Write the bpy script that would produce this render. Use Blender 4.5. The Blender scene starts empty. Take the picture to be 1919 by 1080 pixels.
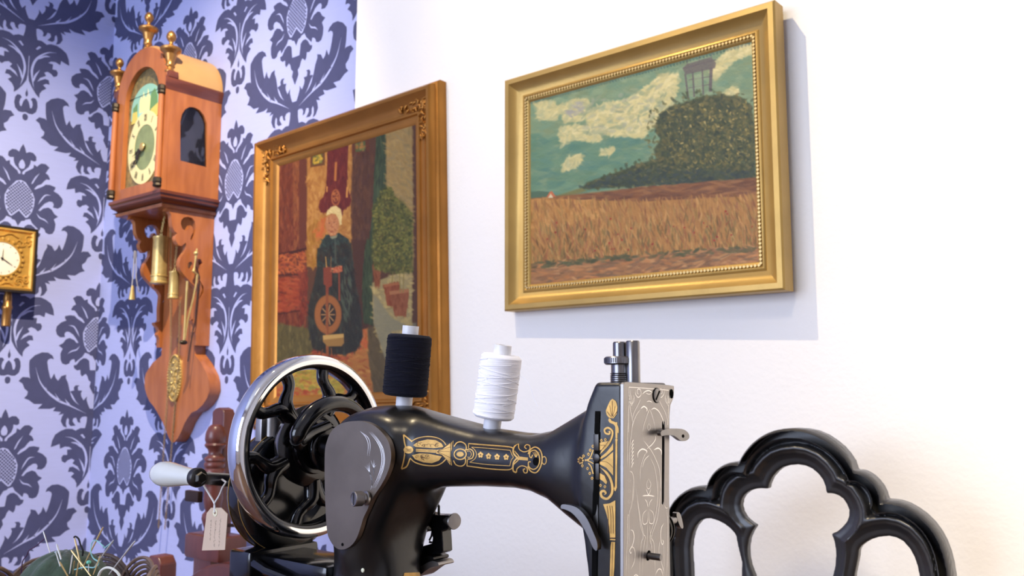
import bpy, bmesh, math, random
import numpy as np
from mathutils import Vector, Matrix
from mathutils.geometry import tessellate_polygon
from mathutils.bvhtree import BVHTree

S = bpy.context.scene
COL = S.collection
rnd = random.Random(7)
R = math.radians

# ------------------------------------------------------------------ camera
FPX, CX, CY = 1640.0, 959.5, 540.0
YAW, PITCH = R(38.65), R(6.68)
CAM = np.array([0.0, -1.4, 1.05])
FW = np.array([-math.sin(YAW)*math.cos(PITCH), math.cos(YAW)*math.cos(PITCH), math.sin(PITCH)])
RT = np.array([math.cos(YAW), math.sin(YAW), 0.0])
UP = np.cross(RT, FW)
cd = bpy.data.cameras.new('camera'); cam = bpy.data.objects.new('camera', cd); COL.objects.link(cam)
cam.location = CAM
cam.rotation_euler = (math.pi/2 + PITCH, 0, YAW)
cd.sensor_width = 36.0; cd.lens = FPX/1919*36.0; cd.clip_start = 0.02
cd.dof.use_dof = True; cd.dof.focus_distance = 0.60; cd.dof.aperture_fstop = 20
S.camera = cam

# ------------------------------------------------------------------ world, lights, exposure
S.view_settings.view_transform = 'Standard'; S.view_settings.look = 'None'
S.view_settings.exposure = 0.03; S.view_settings.gamma = 1.0; S.view_settings.use_curve_mapping = False
W = bpy.data.worlds.new('daylight'); S.world = W; W.use_nodes = True
W.node_tree.nodes['Background'].inputs[0].default_value = (0.62, 0.78, 1.0, 1)
W.node_tree.nodes['Background'].inputs[1].default_value = 0.5

def lamp(name, kind, loc, target, energy, color, **kw):
    d = bpy.data.lights.new(name, kind); d.energy = energy; d.color = color
    for k, v in kw.items(): setattr(d, k, v)
    o = bpy.data.objects.new(name, d); COL.objects.link(o); o.location = loc
    o.rotation_euler = (Vector(target)-Vector(loc)).to_track_quat('-Z', 'Y').to_euler()
    return o
WARM = (1.0, 0.80, 0.52)
#LIGHTS
# track spots under the ceiling
lamp('spot_key', 'SPOT', (-1.27, -1.15, 3.0), (-0.15, 0, 1.50), 128, (1.0, .80, .50), spot_size=R(80), spot_blend=1.0, shadow_soft_size=0.014)
lamp('spot_clock', 'SPOT', (-1.10, -0.98, 3.0), (-2.80, -0.30, 0.75), 400, (1.0, .84, .62), spot_size=R(62), spot_blend=1.0, shadow_soft_size=0.014)
lamp('spot_portrait', 'SPOT', (-1.80, -1.15, 3.0), (-1.75, 0, 1.95), 32, (1.0, .80, .52), spot_size=R(54), spot_blend=.7, shadow_soft_size=0.014)
lamp('spot_right', 'SPOT', (0.15, -2.1, 3.0), (0.50, 0, 0.70), 600, (1.0, .84, .60), spot_size=R(46), spot_blend=1.0, shadow_soft_size=0.34)
# daylight through the shop window behind the camera
lamp('daylight_front', 'AREA', (-1.35, -4.05, 1.7), (-1.0, 0, 1.2), 86, (.82, .93, 1.2), shape='RECTANGLE', size=2.4, size_y=1.9)
#END
# ------------------------------------------------------------------ unprojection (pixel of the photo -> point on a real plane)
def ray(x, y): return FW + RT*((x-CX)/FPX) - UP*((y-CY)/FPX)
def onY(x, y, Y=0.0):
    r = ray(x, y); return CAM + r*((Y-CAM[1])/r[1])
def onX(x, y, X):
    r = ray(x, y); return CAM + r*((X-CAM[0])/r[0])
def onZ(x, y, Z):
    r = ray(x, y); return CAM + r*((Z-CAM[2])/r[2])
def proj(P):
    d = np.asarray(P, float) - CAM; z = d @ FW
    return CX + FPX*(d @ RT)/z, CY - FPX*(d @ UP)/z
def crop(ox, oy, k, pts): return [(ox+p[0]/k, oy+p[1]/k) for p in pts]

# ------------------------------------------------------------------ materials
def srgb(r, g=None, b=None):
    if g is None: r, g, b = r
    f = lambda c: (c/255/12.92) if c/255 <= 0.04045 else ((c/255+0.055)/1.055)**2.4
    return (f(r), f(g), f(b), 1.0)
MATS = {}
def mat(name, col, rough=0.5, metal=0.0, spec=0.5, coat=0.0, var=0.0, scale=30.0, bump=0.0, bscale=200.0,
        stretch=(1, 1, 1), col2=None, attr=None, emis=0.0, trans=0.0, detail=4.0, rvar=0.0, sheen=0.0, coatr=0.1):
    if name in MATS: return MATS[name]
    m = bpy.data.materials.new(name); m.use_nodes = True; nt = m.node_tree; n = nt.nodes; L = nt.links
    b = n['Principled BSDF']
    b.inputs['Base Color'].default_value = col; b.inputs['Roughness'].default_value = rough
    b.inputs['Metallic'].default_value = metal; b.inputs['Specular IOR Level'].default_value = spec
    b.inputs['Coat Weight'].default_value = coat; b.inputs['Coat Roughness'].default_value = coatr
    b.inputs['Sheen Weight'].default_value = sheen; b.inputs['Transmission Weight'].default_value = trans
    if emis: b.inputs['Emission Color'].default_value = col; b.inputs['Emission Strength'].default_value = emis
    tc = n.new('ShaderNodeTexCoord'); mp = n.new('ShaderNodeMapping'); mp.inputs['Scale'].default_value = stretch
    L.new(tc.outputs['Object'], mp.inputs['Vector'])
    if attr:
        a = n.new('ShaderNodeAttribute'); a.attribute_name = attr; L.new(a.outputs['Color'], b.inputs['Base Color'])
    elif col2 or var:
        nz = n.new('ShaderNodeTexNoise'); nz.inputs['Scale'].default_value = scale; nz.inputs['Detail'].default_value = detail
        L.new(mp.outputs[0], nz.inputs['Vector'])
        rp = n.new('ShaderNodeValToRGB'); rp.color_ramp.elements[0].position = 0.36; rp.color_ramp.elements[1].position = 0.66
        c2 = col2 or tuple(min(1, c*(1+var)) for c in col[:3])+(1,)
        c1 = col if col2 else tuple(c*(1-var) for c in col[:3])+(1,)
        rp.color_ramp.elements[0].color = c1; rp.color_ramp.elements[1].color = c2
        L.new(nz.outputs[0], rp.inputs[0]); L.new(rp.outputs[0], b.inputs['Base Color'])
        if rvar:
            mr = n.new('ShaderNodeMapRange'); mr.inputs[1].default_value = 0.35; mr.inputs[2].default_value = 0.65
            mr.inputs[3].default_value = rough-rvar; mr.inputs[4].default_value = rough+rvar
            L.new(nz.outputs[0], mr.inputs[0]); L.new(mr.outputs[0], b.inputs['Roughness'])
    if bump:
        nb = n.new('ShaderNodeTexNoise'); nb.inputs['Scale'].default_value = bscale; nb.inputs['Detail'].default_value = 3
        L.new(mp.outputs[0], nb.inputs['Vector'])
        bp = n.new('ShaderNodeBump'); bp.inputs['Strength'].default_value = bump; bp.inputs['Distance'].default_value = 0.002
        L.new(nb.outputs[0], bp.inputs['Height']); L.new(bp.outputs[0], b.inputs['Normal'])
    MATS[name] = m; return m

# ------------------------------------------------------------------ object helpers
class MB:
    """collects shapes in world coordinates; build() links them as one mesh object"""
    def __init__(s): s.v = []; s.f = []; s.m = []
    def add(s, vs, fs, mi=0):
        o = len(s.v); s.v += [tuple(map(float, p)) for p in vs]
        s.f += [tuple(i+o for i in f) for f in fs]; s.m += [mi]*len(fs); return s
    def box(s, c, h, rot=None, mi=0):
        vs = [np.array([x*h[0], y*h[1], z*h[2]]) for x in (-1, 1) for y in (-1, 1) for z in (-1, 1)]
        if rot is not None:
            Mr = np.array(rot); vs = [Mr @ p for p in vs]
        vs = [p+np.array(c) for p in vs]
        return s.add(vs, [(0, 1, 3, 2), (4, 6, 7, 5), (0, 4, 5, 1), (2, 3, 7, 6), (0, 2, 6, 4), (1, 5, 7, 3)], mi)
    def bevbox(s, lo, hi, r=0.002, mi=0):
        bm = bmesh.new(); bmesh.ops.create_cube(bm, size=1)
        lo, hi = np.array(lo, float), np.array(hi, float)
        for v in bm.verts: v.co = Vector(((hi+lo)/2 + (hi-lo)*np.array(v.co)))
        bmesh.ops.bevel(bm, geom=bm.edges[:], offset=r, segments=2, profile=0.6, affect='EDGES')
        bm.verts.index_update()
        s.add([v.co for v in bm.verts], [[v.index for v in f.verts] for f in bm.faces], mi); bm.free(); return s
    def lathe(s, prof, org, axis, n=32, mi=0, cap=True, up=None, scale=None, a0=0, a1=2*math.pi):
        """prof: (distance along axis, radius)"""
        ax = np.array(axis, float); ax /= np.linalg.norm(ax)
        u = np.array(up if up is not None else ((0, 0, 1) if abs(ax[2]) < .9 else (1, 0, 0)), float)
        u -= ax*(u@ax); u /= np.linalg.norm(u); w = np.cross(ax, u)
        full = abs(a1-a0-2*math.pi) < 1e-6; k = n if full else n+1
        vs = []; fs = []
        for d, r in prof:
            for i in range(k):
                a = a0+(a1-a0)*i/n
                vs.append(np.array(org)+ax*d+(u*math.cos(a)+w*math.sin(a))*r)
        for j in range(len(prof)-1):
            for i in range(n if not full else k):
                i2 = (i+1) % k
                fs.append((j*k+i, j*k+i2, (j+1)*k+i2, (j+1)*k+i))
        if cap and full:
            if prof[0][1] > 1e-5: fs.append(tuple(range(k))[::-1])
            if prof[-1][1] > 1e-5: fs.append(tuple((len(prof)-1)*k+i for i in range(k)))
        return s.add(vs, fs, mi)
    def cyl(s, a, b, r, r2=None, n=20, mi=0, bev=0.0):
        a = np.array(a, float); b = np.array(b, float); L = np.linalg.norm(b-a); r2 = r if r2 is None else r2
        pr = [(0, r), (L, r2)] if not bev else [(0, r-bev), (bev, r), (L-bev, r2), (L, r2-bev)]
        return s.lathe(pr, a, b-a, n, mi)
    def ball(s, c, r, n=20, mi=0, sc=(1, 1, 1)):
        vs = []; fs = []; m = n//2
        for j in range(m+1):
            t = math.pi*j/m
            for i in range(n):
                a = 2*math.pi*i/n
                vs.append((c[0]+r*sc[0]*math.sin(t)*math.cos(a), c[1]+r*sc[1]*math.sin(t)*math.sin(a), c[2]+r*sc[2]*math.cos(t)))
        for j in range(m):
            for i in range(n): fs.append((j*n+i, (j+1)*n+i, (j+1)*n+(i+1) % n, j*n+(i+1) % n))
        return s.add(vs, fs, mi)
    def tube(s, pts, r, n=10, mi=0, closed=False, flat=None):
        """pts: path, r: radius or list, flat: (w,h) multipliers in the frame"""
        P = [np.array(p, float) for p in pts]; N = len(P)
        rs = [r]*N if np.isscalar(r) else list(r)
        T = []
        for i in range(N):
            a = P[(i-1) % N] if (closed or i > 0) else P[i]; b = P[(i+1) % N] if (closed or i < N-1) else P[i]
            t = b-a; T.append(t/(np.linalg.norm(t)+1e-12))
        u = np.array((0, 0, 1.)) if abs(T[0][2]) < .9 else np.array((0, 1., 0))
        vs = []; fs = []
        for i in range(N):
            u = u - T[i]*(u@T[i]); u /= np.linalg.norm(u)+1e-12; w = np.cross(T[i], u)
            fu, fw = flat if flat else (1, 1)
            for k in range(n):
                a = 2*math.pi*k/n; vs.append(P[i]+rs[i]*(u*math.cos(a)*fu+w*math.sin(a)*fw))
        M = N if closed else N-1
        for i in range(M):
            j = (i+1) % N
            for k in range(n): fs.append((i*n+k, i*n+(k+1) % n, j*n+(k+1) % n, j*n+k))
        if not closed:
            fs.append(tuple(range(n))[::-1]); fs.append(tuple((N-1)*n+k for k in range(n)))
        return s.add(vs, fs, mi)
    def prism(s, loops, to3, d0, d1, mi=0, mside=None):
        """2D loops (outer first, then holes) -> solid; to3(a,b,d) gives the 3D point at depth d"""
        if np.isscalar(loops[0][0]): loops = [loops]
        loops = [clean(l) for l in loops]
        tris = tessellate_polygon([[Vector((p[0], p[1], 0)) for p in l] for l in loops])
        flat = [p for l in loops for p in l]; n = len(flat)
        vs = [to3(p[0], p[1], d0) for p in flat]+[to3(p[0], p[1], d1) for p in flat]
        s.add(vs, [tuple(t) for t in tris]+[tuple(i+n for i in t[::-1]) for t in tris], mi)
        fs = []; o = 0
        for l in loops:
            k = len(l)
            for i in range(k): fs.append((o+i, o+(i+1) % k, o+(i+1) % k+n, o+i+n))
            o += k
        s.add(vs, fs, mi if mside is None else mside); return s
    def build(s, name, mats, parent=None, smooth=True, ang=35, root=None, bevel=0):
        me = bpy.data.meshes.new(name)
        rt_ = parent
        while rt_ is not None and rt_.parent is not None: rt_ = rt_.parent
        off = np.array(rt_.location) if rt_ is not None else np.zeros(3)
        V = np.array(s.v, float)-off
        if parent is None and root is not None: V -= np.array(root)
        me.from_pydata([tuple(p) for p in V], [], s.f)
        if not isinstance(mats, (list, tuple)): mats = [mats]
        for m in mats: me.materials.append(m)
        if len(mats) > 1: me.polygons.foreach_set('material_index', s.m)
        bm = bmesh.new(); bm.from_mesh(me)
        bmesh.ops.remove_doubles(bm, verts=bm.verts, dist=1e-6)
        bmesh.ops.recalc_face_normals(bm, faces=bm.faces); bm.to_mesh(me); bm.free()
        if smooth:
            me.polygons.foreach_set('use_smooth', [True]*len(me.polygons)); me.set_sharp_from_angle(angle=R(ang))
        me.update(); o = bpy.data.objects.new(name, me); COL.objects.link(o)
        if parent is not None: o.parent = parent
        elif root is not None: o.location = root
        if bevel:
            md = o.modifiers.new('bevel', 'BEVEL'); md.width = bevel; md.segments = 2; md.limit_method = 'ANGLE'; md.angle_limit = R(40)
        return o

def clean(l, eps=1e-7):
    out = []
    for p in l:
        if not out or abs(p[0]-out[-1][0])+abs(p[1]-out[-1][1]) > eps: out.append((float(p[0]), float(p[1])))
    if len(out) > 2 and abs(out[0][0]-out[-1][0])+abs(out[0][1]-out[-1][1]) <= eps: out.pop()
    return out
def thing(name, label, cat, loc, group=None):
    o = bpy.data.objects.new(name, None); COL.objects.link(o); o.location = loc; o.empty_display_size = 0.05
    bpy.context.view_layer.update()
    return tag(o, label, cat, group)
def tag(o, label, cat, group=None, kind=None):
    o['label'] = label; o['category'] = cat
    if group: o['group'] = group
    if kind: o['kind'] = kind
    return o
def spline(pts, n=6, closed=False):
    P = np.array(pts, float); N = len(P); out = []
    for i in range(N if closed else N-1):
        p0 = P[(i-1) % N] if (closed or i > 0) else 2*P[0]-P[1]
        p1 = P[i]; p2 = P[(i+1) % N]
        p3 = P[(i+2) % N] if (closed or i+2 < N) else 2*P[-1]-P[-2]
        for k in range(n):
            t = k/n; out.append(0.5*((2*p1)+(-p0+p2)*t+(2*p0-5*p1+4*p2-p3)*t*t+(-p0+3*p1-3*p2+p3)*t**3))
    if not closed: out.append(P[-1])
    return [tuple(p) for p in out]
def ribbon(pts, w, taper=(0, 0), n=6, sm=True):
    """2D stroke -> list of quads (polygons)"""
    P = np.array(spline(pts, n) if sm and len(pts) > 2 else pts, float); N = len(P)
    T = np.gradient(P, axis=0); T /= (np.linalg.norm(T, axis=1)[:, None]+1e-9); Nn = np.stack([-T[:, 1], T[:, 0]], 1)
    s = np.linspace(0, 1, N); ww = np.full(N, w/2.0)
    if taper[0]: ww *= np.clip(s/taper[0], 0.08, 1)
    if taper[1]: ww *= np.clip((1-s)/taper[1], 0.08, 1)
    A = P+Nn*ww[:, None]; B = P-Nn*ww[:, None]
    return [(tuple(A[i]), tuple(A[i+1]), tuple(B[i+1]), tuple(B[i])) for i in range(N-1)]
def sdpoly(X, Z, poly):
    """signed distance (negative inside) of arrays X,Z to a closed polygon"""
    P = np.array(poly, float); d = np.full(X.shape, 1e9); inside = np.zeros(X.shape, bool)
    for i in range(len(P)):
        a = P[i]; b = P[(i+1) % len(P)]; e = b-a; L = e@e
        if L < 1e-16: continue
        wx = X-a[0]; wz = Z-a[1]; t = np.clip((wx*e[0]+wz*e[1])/L, 0, 1)
        d = np.minimum(d, (wx-e[0]*t)**2+(wz-e[1]*t)**2)
        c = ((a[1] <= Z) != (b[1] <= Z))
        with np.errstate(divide='ignore', invalid='ignore'):
            xi = a[0]+(Z-a[1])/(b[1]-a[1] if b[1] != a[1] else 1e-12)*e[0]
        inside ^= c & (X < xi)
    d = np.sqrt(d); return np.where(inside, -d, d)
def smin(a, b, k):
    h = np.clip(0.5+0.5*(b-a)/k, 0, 1); return b*(1-h)+a*h-k*h*(1-h)
def extr(d2, y, h, r=0.0):
    a = d2+r; b = np.abs(y)-h+r
    return np.hypot(np.maximum(a, 0), np.maximum(b, 0))+np.minimum(np.maximum(a, b), 0)-r
def surfnet(f, lo, hi, h):
    lo = np.array(lo, float); n = np.ceil((np.array(hi)-lo)/h).astype(int)+1
    ax = [lo[i]+h*np.arange(n[i]) for i in range(3)]
    G = f(*np.meshgrid(*ax, indexing='ij')); s = G < 0
    c = tuple(k-1 for k in n); cnt = np.zeros(c); acc = np.zeros(c+(3,))
    cor = [(i, j, k) for i in (0, 1) for j in (0, 1) for k in (0, 1)]
    sl = lambda o: tuple(slice(o[i], o[i]+c[i]) for i in range(3))
    for a in cor:
        for i in range(3):
            if a[i]: continue
            b = list(a); b[i] = 1; b = tuple(b); ga = G[sl(a)]; gb = G[sl(b)]; m = s[sl(a)] != s[sl(b)]
            t = np.where(m, ga/np.where(m, ga-gb, 1), 0)
            p = [np.where(m, a[q]+(t if q == i else 0), 0) for q in range(3)]
            cnt += m; acc += np.stack(p, -1)
    m = cnt > 0; idx = -np.ones(c, int); idx[m] = np.arange(m.sum())
    I = np.argwhere(m); V = lo+h*(I+acc[m]/cnt[m][:, None]); F = []
    for i in range(3):
        j, k = [(1, 2), (2, 0), (0, 1)][i]
        a = [slice(None)]*3; b = [slice(None)]*3
        a[i] = slice(0, n[i]-1); b[i] = slice(1, n[i]); E = s[tuple(a)] != s[tuple(b)]; D = s[tuple(a)]
        E = E.copy()
        for q in (j, k):
            z = [slice(None)]*3; z[q] = 0; E[tuple(z)] = False; z[q] = -1; E[tuple(z)] = False
        e = np.argwhere(E)
        if not len(e): continue
        ej = np.zeros(3, int); ej[j] = 1; ek = np.zeros(3, int); ek[k] = 1
        g = lambda v: idx[v[:, 0], v[:, 1], v[:, 2]]
        q = np.stack([g(e-ej-ek), g(e-ek), g(e), g(e-ej)], 1)
        fl = ~D[E]; q[fl] = q[fl][:, ::-1]; F.append(q)
    F = np.concatenate(F); return V, F
# ------------------------------------------------------------------ room
XC = -2.8704          # corner of the papered walls
XP = -1.617           # where the paper ends and the plaster begins
ZT = 3.1
M_PLASTER = mat('white plaster', srgb(247, 244, 238), rough=0.85, bump=0.30, bscale=95, stretch=(1, 1, 1), var=0.015, scale=3)
M_PAPER = mat('lilac wallpaper ground', srgb(170, 178, 226), rough=0.62, bump=0.12, bscale=500, stretch=(0.3, 0.3, 4), var=0.02, scale=60)
M_FLOCK = mat('slate blue flock pattern', srgb(66, 70, 108), rough=0.75, var=0.05, scale=40, bump=0.2, bscale=900)
M_WOODFLOOR = mat('oak floor', srgb(120, 86, 56), rough=0.45, col2=srgb(150, 108, 70), scale=6, stretch=(1, 12, 1))
M_CEIL = mat('white ceiling paint', srgb(225, 225, 225), rough=0.9)

c6 = lambda ox, oy, pts: crop(ox, oy, 6.0, pts)
def w2(px): # pixels on the left wall -> (y, z)
    return [(float(onX(x, y, XC)[1]), float(onX(x, y, XC)[2])) for x, y in px]
PU, PV = 0.5285, 0.825          # repeat of the paper
TIPZ = 0.9943                   # height of the flower tip on axis A
def rel(pts, ax, z): return [(abs(u-ax) if abs(u-ax) < 0.004 else u-ax, v-z) for u, v in pts]

AX_A = -0.268
fl = w2(c6(0, 760, [(85,40),(110,90),(122,140),(160,120),(205,122),(240,160),(240,205),(215,222),(175,215),(170,255),(150,300),(110,340),(78,372),(72,400),
    (95,402),(112,368),(160,335),(205,300),(212,258),(250,275),(270,250),(300,225),(350,222),(395,255),(375,285),(350,330),(380,345),(400,385),(395,400),(360,400),(330,430),(300,470),(250,500),(215,545),
    (225,552),(260,530),(310,500),(350,465),(400,458),(465,470),(460,500),(440,520),(500,545),(545,590),(550,640),(530,690),(490,720),(435,718),(445,680),(430,655),(395,655),(340,690),(290,750),(262,792),
    (285,792),(320,755),(380,730),(420,745),(450,790),(495,815),(470,835),(445,855),(465,910),(455,980),(430,1030),(385,1048),(345,1035),(340,1010),(320,990),(290,985),(275,1030),(240,1000),(190,960),(165,915),
    (110,935),(100,950),(62,962),(25,1020)]))
axA_line = lambda z: -0.270+ (z-0.99)*(-0.004)
flower = [(max(0.0, u+0.262), z-TIPZ) for u, z in fl]
flower = [(0.0, 0.0)]+flower[1:]+[(0.0, flower[-1][1]-0.004)]
fr = w2(c6(0, 760, [(50,475),(95,490),(140,550),(180,600),(205,670),(195,750),(170,830),(120,905),(95,915),(60,885),(25,845)]))
fruit = [(max(0, u+0.266), z-TIPZ) for u, z in fr]; fruit[0] = (0, fruit[0][1]); fruit[-1] = (0, fruit[-1][1])
hole = w2(c6(0, 760, [(68,225),(85,250),(97,290),(85,330),(68,342)])); hole = [(max(0, u+0.265), z-TIPZ) for u, z in hole]; hole[0] = (0, hole[0][1]); hole[-1] = (0, hole[-1][1])
lower = w2(c6(0, 900, [(35,300),(60,180),(100,150),(140,145),(180,170),(215,220),(250,225),(240,260),(200,290),(160,285),(150,340),(130,370),(85,340),(60,370),(40,420),(5,452)]))
lower = [(u+0.272, z-TIPZ) for u, z in lower]
lower = lower[:-1]+[(lower[-1][0], lower[-1][1]), (0.014, lower[-1][1]-0.014), (0, lower[-1][1]-0.040), (0, lower[0][1]+0.010)]
fveins = [w2(c6(0, 760, q)) for q in ([(265,345),(215,410),(180,475),(165,500)], [(395,580),(330,595),(280,660),(245,722)], [(225,830),(262,875),(320,890),(365,922)])]
fveins = [[(u+0.266, z-TIPZ) for u, z in q] for q in fveins]
leaf = w2(c6(0, 680, [(480,-10),(490,70),(508,150),(522,185),(560,120),(575,172),(602,203),(640,150),(695,135),(690,172),(715,230),(735,325),(757,318),(785,312),(780,280),(800,255),(845,255),(825,275),(830,312),(875,315),(860,345),(865,380),(890,425),(930,380),(925,420),(940,470),(970,540),(1005,610),(1015,640),
    (1018,700),(1003,690),(985,655),(950,622),(910,604),(870,612),(850,640),(855,680),(825,670),(808,620),(775,625),(765,660),(800,710),(745,715),(722,690),(725,640),(710,620),(695,650),(690,690),(700,735),(660,715),(632,660),(645,610),(665,575),(605,590),(635,555),(545,545),(575,500),(510,520),(370,520),(425,465),(330,465),(270,420),(215,400),(250,365),(260,325),(220,290),(200,235),(155,205),(200,160),(270,165),(285,180),(275,100),(275,0),(280,-30),(340,-85),(420,-118),(490,-115),(540,-80),(555,-40),(520,-50),(490,-35)]))
lveins = [(w2(c6(0, 680, [(350,55),(368,130),(395,210),(440,280),(500,345),(560,395),(630,440),(720,477),(830,530),(915,572)])), .0055, (.5, .35)),
          (w2(c6(0, 680, [(630,440),(600,400),(565,342)])), .004, (0, .8)), (w2(c6(0, 680, [(730,475),(700,440),(680,405)])), .004, (0, .8)), (w2(c6(0, 680, [(510,360),(480,320),(458,270)])), .004, (0, .8)),
          (w2(c6(0, 680, [(737,325),(770,395),(800,440),(838,475)])), .0042, (.2, .6))]
scr = w2(c6(0, 760, [(530,470),(545,400),(580,330),(640,290),(700,265),(770,265),(830,295),(870,340),(905,375),(925,360),(950,400),(985,440),(1000,520),(1000,600),(985,680),(950,750),(910,820),(860,890),(818,932),
    (820,880),(800,840),(755,805),(795,770),(765,748),(725,752),(740,700),(780,692),(830,720),(862,745),(835,690),(775,655),(800,620),(765,600),(720,620),(690,650),(655,630),(650,590),(670,560),(715,560),(715,500),(770,495),(740,470),(690,465),(635,490),(630,435),(580,455)]))
sveins = [(w2(c6(0, 760, [(695,355),(780,372),(860,432),(912,510),(932,600),(925,680),(905,770),(885,830)])), .0055, (.35, .35)),
          (w2(c6(0, 760, [(755,418),(820,430),(880,480)])), .004, (.3, .2)), (w2(c6(0, 760, [(850,600),(890,680),(905,760)])), .0045, (.4, .2))]
AX_B = AX_A+PU/2
shp = lambda q, ax: [(u-ax, z-TIPZ) for u, z in q]
leafB = [(min(0, u), z) for u, z in shp(leaf, -0.0175)]; scrB = [(min(-.0012, u), z) for u, z in shp(scr, -0.0145)]      # u relative to axis B (negative = left)
fle = w2(c6(0, 220, [(1092,482),(1070,560),(1062,625),(1045,680),(1000,668),(950,680),(945,720),(985,762),(992,740),(1020,735),(1050,782),(1065,860),(1072,885),(1086,885)]))
fleB = [(min(0, u+0.0235), z-TIPZ-PV*0 ) for u, z in fle]
dz = (min(v for u, v in leafB)) - 0
ztop = None
drop = w2(c6(0, 60, [(133,562),(150,598),(159,630),(155,655),(133,668)])); dr_ax = w2([(22.2, 190)])[0][0]
crest = w2(c6(0, 60, [(133,688),(150,700),(168,730),(178,775),(182,800),(200,800),(212,765),(205,720),(190,700),(212,680),(245,690),(265,730),(268,790),(250,845),(208,870),(168,862),(133,842)]))
dot = w2(c6(0, 60, [(133,862),(150,874),(158,900),(150,930),(133,942)]))
half = lambda q: [(max(0, u-dr_ax), z-(TIPZ+PV)-0.006) for u, z in q]     # these sit one repeat above the traced flower, on axis A
drop, crest, dot = half(drop), half(crest), half(dot)
for q in (drop, crest, dot): q[0] = (0, q[0][1]); q[-1] = (0, q[-1][1])
mir = lambda q: [(-u, z) for u, z in q]
full = lambda h: h+mir(h[::-1])       # half outline (u>=0, ends on the axis) -> closed shape
dark, light, specks = [], [], []
dark += [full(flower), full(lower), full(drop), full(crest), full(dot)]
light += [full(fruit), full(hole)]
def ctr(u, z): return (u, z)
# junction piece: bottom of the leaves meets axis B
zfl_tip = max(z for u, z in fleB); 
fleB = [(u, z-PV) for u, z in fleB]
B0 = PU/2
def toA(q, flip=False): return [((B0+u) if not flip else (B0-u), z) for u, z in q]
dark += [toA(leafB), toA(leafB, True), toA(scrB), toA(scrB, True), full([(-u, z) for u, z in fleB]) and [(B0+u, z) for u, z in full([(-a, b) for a, b in fleB])]]
for q in fveins:
    for p in ribbon(q, .0042, (.3, .3), 4): light += [list(p), mir(p)]
for q, w, tp in lveins:
    for p in ribbon(shp(q, -0.0175), w*1.3, tp, 4): light += [toA(p), toA(p, True)]
for q, w, tp in sveins:
    for p in ribbon(shp(q, -0.0145), w*1.3, tp, 4): light += [toA(p), toA(p, True)]
fp = np.array(full(fruit)); gx, gz = np.meshgrid(np.arange(-10, 11), np.arange(-40, 40))
gu = (gx*0.0105).ravel(); gv = fp[:, 1].mean()+gz.ravel()*0.00525; gu = gu+np.where(gz.ravel() % 2, 0.00525, 0)
ok = sdpoly(gu, gv, fp) < -0.003
for u, v in zip(gu[ok], gv[ok]): specks.append([(u-.0039, v), (u, v-.0039), (u+.0039, v), (u, v+.0039)])

def clipu(poly, c, sgn):
    out = []
    for i in range(len(poly)):
        a = poly[i]; b = poly[(i+1) % len(poly)]; da = (a[0]-c)*sgn; db = (b[0]-c)*sgn
        if da >= 0: out.append(a)
        if (da >= 0) != (db >= 0):
            t = da/(da-db); out.append((c, a[1]+(b[1]-a[1])*t))
    return out
def paper(mb, u0, z0, ulo, uhi, zlo, zhi, to3):
    for i in range(-12, 13):
        for j in range(-6, 8):
            for hx, hz in ((0, 0), (.5, .5)):
                bu = u0+(i+hx)*PU; bz = z0+(j+hz)*PV
                if bu < ulo-PU or bu > uhi+PU or bz < zlo-.2 or bz > zhi+1.1: continue
                for lst, mi, d0_ in ((dark, 1, .0003), (light, 0, .0007), (specks, 1, .0009)):
                    for qi, q in enumerate(lst):
                        d = d0_+(.00003*qi if mi == 1 and d0_ < .0009 else (.000012*(qi % 14) if mi == 0 else .0002))
                        p = [(bu+a, bz+b) for a, b in q]
                        p = clean(p); us = [a[0] for a in p]
                        if max(us) <= ulo or min(us) >= uhi or min(a[1] for a in p) > zhi: continue
                        if min(us) < ulo: p = clean(clipu(p, ulo, 1))
                        if max(us) > uhi: p = clean(clipu(p, uhi, -1))
                        if len(p) < 3: continue
                        if len(p) == 4 and mi == 0 or len(p) == 4 and d0_ == .0009:
                            mb.add([to3(a, b, d) for a, b in p], [(0, 1, 2, 3)], mi)
                        else:
                            t = tessellate_polygon([[Vector((a, b, 0)) for a, b in p]])
                            mb.add([to3(a, b, d) for a, b in p], [tuple(x) for x in t], mi)
X1, Y1 = 2.3, -4.2
wl = MB()      # left wall, papered
wl.box((XC-.05, Y1/2, ZT/2), (.05, -Y1/2+.1, ZT/2), mi=0)
paper(wl, AX_A, TIPZ, -0.75, 0.0, 0.45, 2.75, lambda u, z, d: (XC+d, u, z))
wl.build('wall_left', [M_PAPER, M_FLOCK], smooth=False)['kind'] = 'structure'
wb = MB()      # long wall: paper near the corner, then white plaster
wb.box(((XC+XP)/2, .05, ZT/2), ((XP-XC)/2, .05, ZT/2), mi=0)
paper(wb, -2.6535, 0.992, XC, XP, 0.45, 2.75, lambda u, z, d: (u, -d, z))
wb.box(((X1+XP)/2, .0494, ZT/2), ((X1-XP)/2, .0506, ZT/2), mi=2)
o = wb.build('wall_back', [M_PAPER, M_FLOCK, M_PLASTER], smooth=False); o['kind'] = 'structure'
def struct(name, mb, m, **k):
    o = mb.build(name, m, smooth=False, **k); o['kind'] = 'structure'; return o
struct('floor', MB().box(((X1+XC)/2, Y1/2, -.05), ((X1-XC)/2+.1, -Y1/2+.1, .05)), M_WOODFLOOR)
struct('ceiling', MB().box(((X1+XC)/2, Y1/2, ZT+.05), ((X1-XC)/2+.1, -Y1/2+.1, .05)), M_CEIL)
def wall_open(mb, to3, a0, a1, w0, w1, z0, z1):
    mb.prism([[(a0, 0), (a1, 0), (a1, ZT), (a0, ZT)], [(w0, z0), (w0, z1), (w1, z1), (w1, z0)]], to3, 0, .1)
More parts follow.
